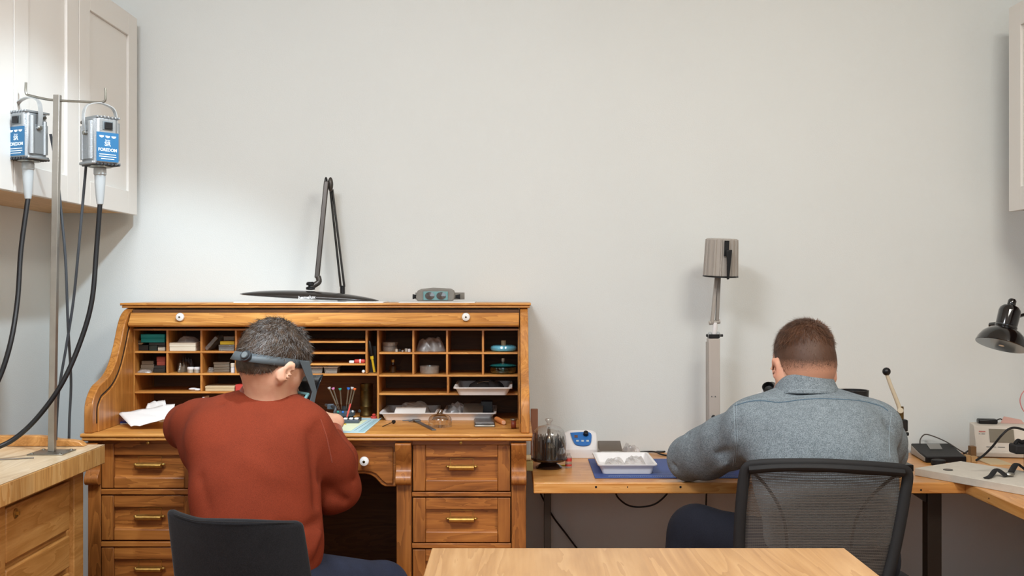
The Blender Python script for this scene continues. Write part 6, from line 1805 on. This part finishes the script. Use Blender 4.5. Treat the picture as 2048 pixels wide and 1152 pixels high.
# press with ball-ended lever
pr = thing('lever_press', 'small bench press with a cream lever ending in a black ball', 'press', (XX(1800, 3.62), 3.62, P0))
by_ = 3.62
part('base', MB().box(XX(1786, by_), XX(1819, by_), by_ - .04, by_ + .05, P0, P0 + .022), m_black, pr, bevel=.003)
part('column', MB().cyl((XX(1801, by_), by_, P0 + .022), (XX(1801, by_), by_, ZZ(815, by_)), .010, 16), m_bronze, pr)
part('head', MB().box(XX(1787, by_), XX(1812, by_), by_ - .022, by_ + .022, ZZ(862, by_), ZZ(838, by_)), m_black, pr, bevel=.005, seg=3)
part('clamp_screw', MB().cyl(P(1800, 864, by_ - .03), P(1800, 864, by_ + .02), .009, 14), m_blackm, pr, bevel=.001)
part('side_screw', MB().cyl(P(1795, 868, by_), P(1817, 868, by_), .006, 14), m_blackm, pr, bevel=.001)
part('rack', MB().box(XX(1796, by_), XX(1804, by_), by_ - .016, by_ - .010, ZZ(838, by_), ZZ(812, by_)), m_bronze, pr, bevel=.001)
m_creamm = mat('cream enamel', 'cdbfa6', .35)
lv = part('lever', MB().tube([P(1774, 750, by_ - .01), P(1781, 770, by_ - .01), P(1793, 800, by_ - .01), P(1801, 822, by_ - .01)], .0062, 14, 3, rfn=lambda t: .0058 + .0016 * t), m_creamm, pr)
part('lever_joint', MB().cyl(P(1801, 821, by_ - .022), P(1801, 821, by_ + .002), .0095, 16), m_creamm, pr, bevel=.001)
part('ball', MB().ball(P(1773, 743, by_ - .01), .0135, 20), m_black, lv, label='black ball knob')
# black ring binder / control box
bd = thing('control_box', 'flat black sloped control box with a grey display on the bench corner', 'control box', (XX(1880, 3.86), 3.86, P0))
by2 = 3.76
f0, f1, g0, g1 = XX(1852, by2), XX(1933, by2), XX(1822, 3.97), XX(1902, 3.97)
def sheared(prof, xa0, xa1, xb0, xb1, ya, yb):
    mb = MB(); n = len(prof); vs_ = []
    for side in (0, 1):
        for yy, zz_ in prof:
            t = (yy - ya) / (yb - ya); x = ((xa0, xa1)[side]) * (1 - t) + ((xb0, xb1)[side]) * t
            vs_.append(V((x, yy, zz_)))
    fs_ = [tuple(range(n)), tuple(range(2 * n - 1, n - 1, -1))] + [(i, n + i, n + (i + 1) % n, (i + 1) % n) for i in range(n)]
    return mb.add(vs_, fs_)
part('case', sheared([(by2, P0), (by2, P0 + .021), (3.84, P0 + .024), (3.97, P0 + .037), (3.97, P0)], f0, f1, g0, g1, by2, 3.97), mat('black vinyl', '121012', .5, spec=.3), bd, bevel=.003)
part('side_panel', sheared([(by2 + .012, P0 + .004), (by2 + .012, P0 + .016), (3.84, P0 + .019), (3.955, P0 + .031), (3.955, P0 + .004)], f0 - .0035, f0 + .002, g0 - .0035, g0 + .002, by2, 3.97), mat('grey side', '9a938b', .5), bd)
def topz(y): return P0 + .024 + (y - 3.84) * .013 / .13
part('display', sheared([(3.88, topz(3.88) + .0006), (3.88, topz(3.88) + .0022), (3.955, topz(3.955) + .0022), (3.955, topz(3.955) + .0006)], XX(1860, 3.88), XX(1885, 3.88), XX(1853, 3.955), XX(1879, 3.955), 3.88, 3.955), mat('grey display', '7f7d79', .3), bd)
cord([P(1840, 887, 3.975), P(1841, 878, 3.975), P(1850, 869, 3.97), P(1868, 873, 3.96), P(1895, 885, 3.94), P(1920, 901, 3.91), onz(1936, 911, P0) + V((0, 0, .003))], .0022, 'cord', 'thin grey brown cord arching over the black control box', mat('taupe cord', '4b443e', .5))
cord([onz(1926, 909, P0 + .004), P(1936, 902, 3.92), P(1946, 897, 3.94), P(1951, 888, 3.96)], .003, 'cord', 'short black cord behind the wooden blocks')
single('black_tin', MB().lathe([(.023, 0), (.024, .002), (.024, .016), (.022, .018), (0, .018)], 28), m_blackm, 'small black lidded tin at the front of the control box', 'tin').location = onz(1877, 930, P0)
o = single('ruler', MB().box(onz(1889, 923, P0).x, onz(1932, 923, P0).x, onz(1889, 923, P0).y, onz(1889, 923, P0).y + .02, P0, P0 + .004), m_greyp, 'grey flat ruler between the black tin and the wooden blocks', 'ruler')
# wooden blocks
for i, (a, b, c, d_, Y, z_) in enumerate(((1932, 1942, 910, 925, 3.77, 0), (1943.5, 1955, 912, 926, 3.76, 0))):
    single('wood_block', MB().box(XX(a, Y), XX(b, Y), Y, Y + .025, P0, P0 + .024 - .003 * i), mat('pale block', 'b08d5f', .6, var=.15), ('left', 'right')[i] + ' small wooden block between the control box and the beige instrument', 'wood block', bevel=.001)
single('wood_block', MB().box(XX(1942, 3.80), XX(1953, 3.80), 3.80, 3.825, P0, P0 + .050), mat('brown block', '7d5b38', .6, var=.15), 'upright brown wooden block behind the two pale blocks', 'wood block', bevel=.001)
# pale board
wb = thing('soldering_board', 'thick pale grey heat resistant board at the corner of the bench', 'board', tuple(onz(1930, 950, P0)))
zt = P0 + .024
b4 = [onz(1829, 937, zt), onz(1829, 937, zt)]
A_ = onz(1829.5, 936, zt); B_ = onz(1921, 922, zt)
Cc = onz(2085, 967, zt); D_ = onz(2190, 951, zt) if False else B_ + (Cc - A_)
wbp = [A_, onz(2075, 979, zt), onz(2130, 955, zt), B_]
part('board', MB().prism([(p.x, p.y) for p in wbp], P0, zt, 'z'), mat('pale ceramic board', 'c9c2b6', .75, var=.05, vscale=40, bump=.2, bscale=300), wb, bevel=.0015)
lift_ = zt + .0003
o = thing('dial', 'small round dark rimmed dial lying on the pale board', 'dial', tuple(onz(1896, 940, lift_)))
part('rim', MB().lathe([(.0145, 0), (.0145, .002), (.012, .0022), (.012, 0)], 28), m_dcase, o, local=True); part('face', MB().lathe([(.0119, 0), (.0119, .0018), (0, .0018)], 28), mat('dial bronze', '6d5a4c', .35, .5), o, local=True)
o = thing('watch', 'dark strapped wrist watch lying folded on the pale board', 'watch', tuple(onz(2010, 955, lift_)))
strap = [onz(1972, 958, lift_) + V((0, 0, .003)), onz(1982, 955, lift_) + V((0, 0, .006)), onz(1992, 951, lift_) + V((0, 0, .018)), onz(2002, 953, lift_) + V((0, 0, .014)), onz(2012, 955, lift_) + V((0, 0, .004))]
part('strap', MB().tube(strap, .009, 10, 6, flat=.25), m_blackm, o)
strap2 = [onz(2022, 951, lift_) + V((0, 0, .010)), onz(2032, 945, lift_) + V((0, 0, .026)), onz(2040, 944, lift_) + V((0, 0, .020)), onz(2052, 946, lift_) + V((0, 0, .008))]
part('strap', MB().tube(strap2, .010, 10, 6, flat=.25), m_blackm, o)
part('watch_case', MB().lathe([(.0, 0), (.014, 0), (.0155, .003), (.014, .007), (0, .007)], 28), m_steel, o, local=True).location = onz(2018, 953, lift_) + V((0, 0, .004)) - o.location
# beige instrument, turned a little to the room
ti = thing('test_instrument', 'beige timing instrument with a grey screen at the right edge', 'instrument', tuple(onz(1960, 915, P0)))
IM = Matrix.Translation(onz(1953, 914, P0)) @ Matrix.Rotation(R(-11), 4, 'Z')
m_inst = mat('beige instrument plastic', 'd3c9bc', .45)
def tri(mb): mb.v = [tuple(IM @ Vector(v)) for v in mb.v]; return mb
part('case', tri(MB().prism([(-.0, .0), (-.004, .020), (.004, .024), (.040, .105), (.055, .110), (.20, .110), (.20, 0)], 0, .26, 'x')), m_inst, ti, bevel=.003)
sa = math.atan2(.081, .036)
IP = IM @ Matrix.Translation((0, .0025, .0245)) @ Matrix.Rotation(sa, 4, 'X')
def tp_(mb): mb.v = [tuple(IP @ Vector(v)) for v in mb.v]; return mb
part('screen', tp_(MB().box(.048, .130, .030, .078, .0008, .0022)), mat('grey green screen', '7d7565', .2, coat=.6), ti)
part('base_strip', tri(MB().box(-.002, .262, -.0065, -.001, .003, .016)), mat('beige shade', 'bdb3a5', .5), ti, bevel=.001)
def itx(s, size, x, y, m_): text_part('lettering', s, size, m_, ti, IP @ Matrix.Translation((x, y, .0012)), extrude=.0002, align='LEFT')
for x0_, x1_, y0_, y1_, m_ in ((.014, .036, .0665, .0705, mat('faded red print', 'c2776c', .5)), (.013, .018, .0585, .0610, m_greyp), (.022, .034, .0585, .0610, m_greyp), (.034, .066, .0115, .0135, m_greyp), (.072, .096, .0115, .0135, m_greyp)):
    part('print_line', tp_(MB().box(x0_, x1_, y0_, y1_, .0008, .0012)), m_, ti)
part('indicator', tp_(MB().box(.120, .123, .016, .019, .0008, .0025)), m_red, ti)
izt = P0 + .1105
def itop(x, y): return IM @ Vector((x, y, .1105))
ad = thing('power_adapter', 'black power adapter lying on top of the beige instrument', 'adapter', tuple(itop(.06, .08)))
part('adapter_body', tri(MB().box(.020, .085, .058, .10, .1107, .127)), m_black, ad, bevel=.005, seg=3)
part('adapter_lead', MB().tube([itop(.085, .08) + V((0, 0, .012)), itop(.10, .09) + V((0, 0, .016)), itop(.112, .10) + V((0, 0, .008)), itop(.12, .12) + V((0, 0, .003))], .0022, 8), m_cordblack, ad)
o = single('pink_note', tri(MB().prism([(.100, .1108), (.112, .136), (.170, .125), (.180, .1108)], .090, .092, 'y')), mat('pink paper', 'd3a89c', .7), 'pale pink paper slip standing on the beige instrument', 'paper')
cord([P(1952, 921, 3.42), P(1968, 910, 3.40), P(1985, 893, 3.38), P(2002, 872, 3.36), P(2018, 858, 3.36), P(2035, 856, 3.36), P(2060, 864, 3.36)], .0036, 'cord', 'thick black cord arching in front of the beige instrument')
cord([P(2060, 832, 3.6), P(2046, 820, 3.6), P(2040, 800, 3.6), P(2048, 782, 3.6), P(2065, 775, 3.6)], .0018, 'cord', 'thin pink cord curling at the right edge', mat('pink cord', 'c98080', .5))
o = thing('optical_unit', 'black optical unit standing at the right edge before the instrument', 'optical unit', (XX(2048, 3.40), 3.40, P0))
part('body', MB().box(XX(2025, 3.4), XX(2075, 3.4), 3.38, 3.43, ZZ(907, 3.4), ZZ(888, 3.4)), m_blackm, o, bevel=.006, seg=3)
part('top_ridge', MB().tube([P(2030, 888, 3.40), P(2036, 881, 3.40), P(2044, 884, 3.40), P(2060, 880, 3.4)], .006, 10), m_blackm, o)
part('foot', MB().box(XX(2056, 3.4), XX(2070, 3.4), 3.385, 3.43, P0 + .0245, ZZ(907, 3.4)), m_blackm, o, bevel=.002)
single('envelope', MB().box(onz(1975, 928, P0).x, onz(2020, 928, P0).x, onz(2000, 930, P0).y, onz(2000, 918, P0).y, P0, P0 + .003), m_beige, 'flat tan envelope between the pale board and the beige instrument', 'envelope')
# ---- black reflector lamp at the right edge
bl_ = thing('desk_lamp', 'gloss black bell shaded lamp reaching in from the right edge', 'lamp', (1.86, 3.45, P0))
LYY = 3.42
axis = (P(2032, 603, LYY) - P(2004, 690, LYY)).normalized() + V((0, .16, 0)); axis.normalize()
BM = Matrix.Translation(P(2003, 690, LYY)) @ axis.to_track_quat('Z', 'Y').to_matrix().to_4x4()
def bt_(mb): mb.v = [tuple(BM @ Vector(v)) for v in mb.v]; return mb
sh = part('lamp_shade', bt_(MB().lathe([(.0765, -.002), (.0775, .0), (.074, .014), (.064, .032), (.048, .047), (.034, .053), (.032, .054), (.030, .052), (.044, .044), (.060, .029), (.071, .012), (.0745, .0)], 56)), m_blackg, bl_)
part('reflector', bt_(MB().lathe([(.0735, .0005), (.069, .012), (.058, .028), (.042, .042), (.028, .049)], 48)), mat('white reflector', 'd8d2c6', .4), sh)
nk = part('socket_housing', bt_(MB().lathe([(.031, .054), (.0335, .058), (.0335, .062), (.032, .064), (.033, .108), (.031, .118), (.024, .126), (.010, .129), (0, .129)], 40)), m_blackg, bl_)
part('switch_knob', bt_(MB().lathe([(.011, .129), (.0125, .132), (.0125, .146), (.009, .151), (0, .152)], 24)), m_blackg, nk)
part('vent_slot', bt_(MB().box(-.006, -.002, -.0345, -.031, .075, .105)), m_blackm, nk)
part('bulb', bt_(MB().ball((0, 0, .018), .022, 18)), MATS['frosted bulb'], sh)
part('swivel', MB().cyl(BM @ Vector((.030, 0, .066)), BM @ Vector((.058, 0, .062)), .010, 16), m_blackg, bl_, bevel=.001)
pa, pb_ = BM @ Vector((.058, 0, .062)), V((1.93, 3.50, 1.20))
part('arm', MB().tube([pa, pa.lerp(pb_, .5) + V((0, 0, .015)), pb_], .0055, 10), m_blackg, bl_)
part('arm', MB().tube([pb_, V((1.86, 3.45, P0 + .05))], .0055, 10, 0), m_blackg, bl_)
part('elbow', MB().ball(pb_, .014, 16), m_blackg, bl_)
part('base', MB().lathe([(.075, 0), (.076, .008), (.060, .020), (.015, .028), (.012, .05), (0, .05)], 40), m_blackg, bl_, local=True)
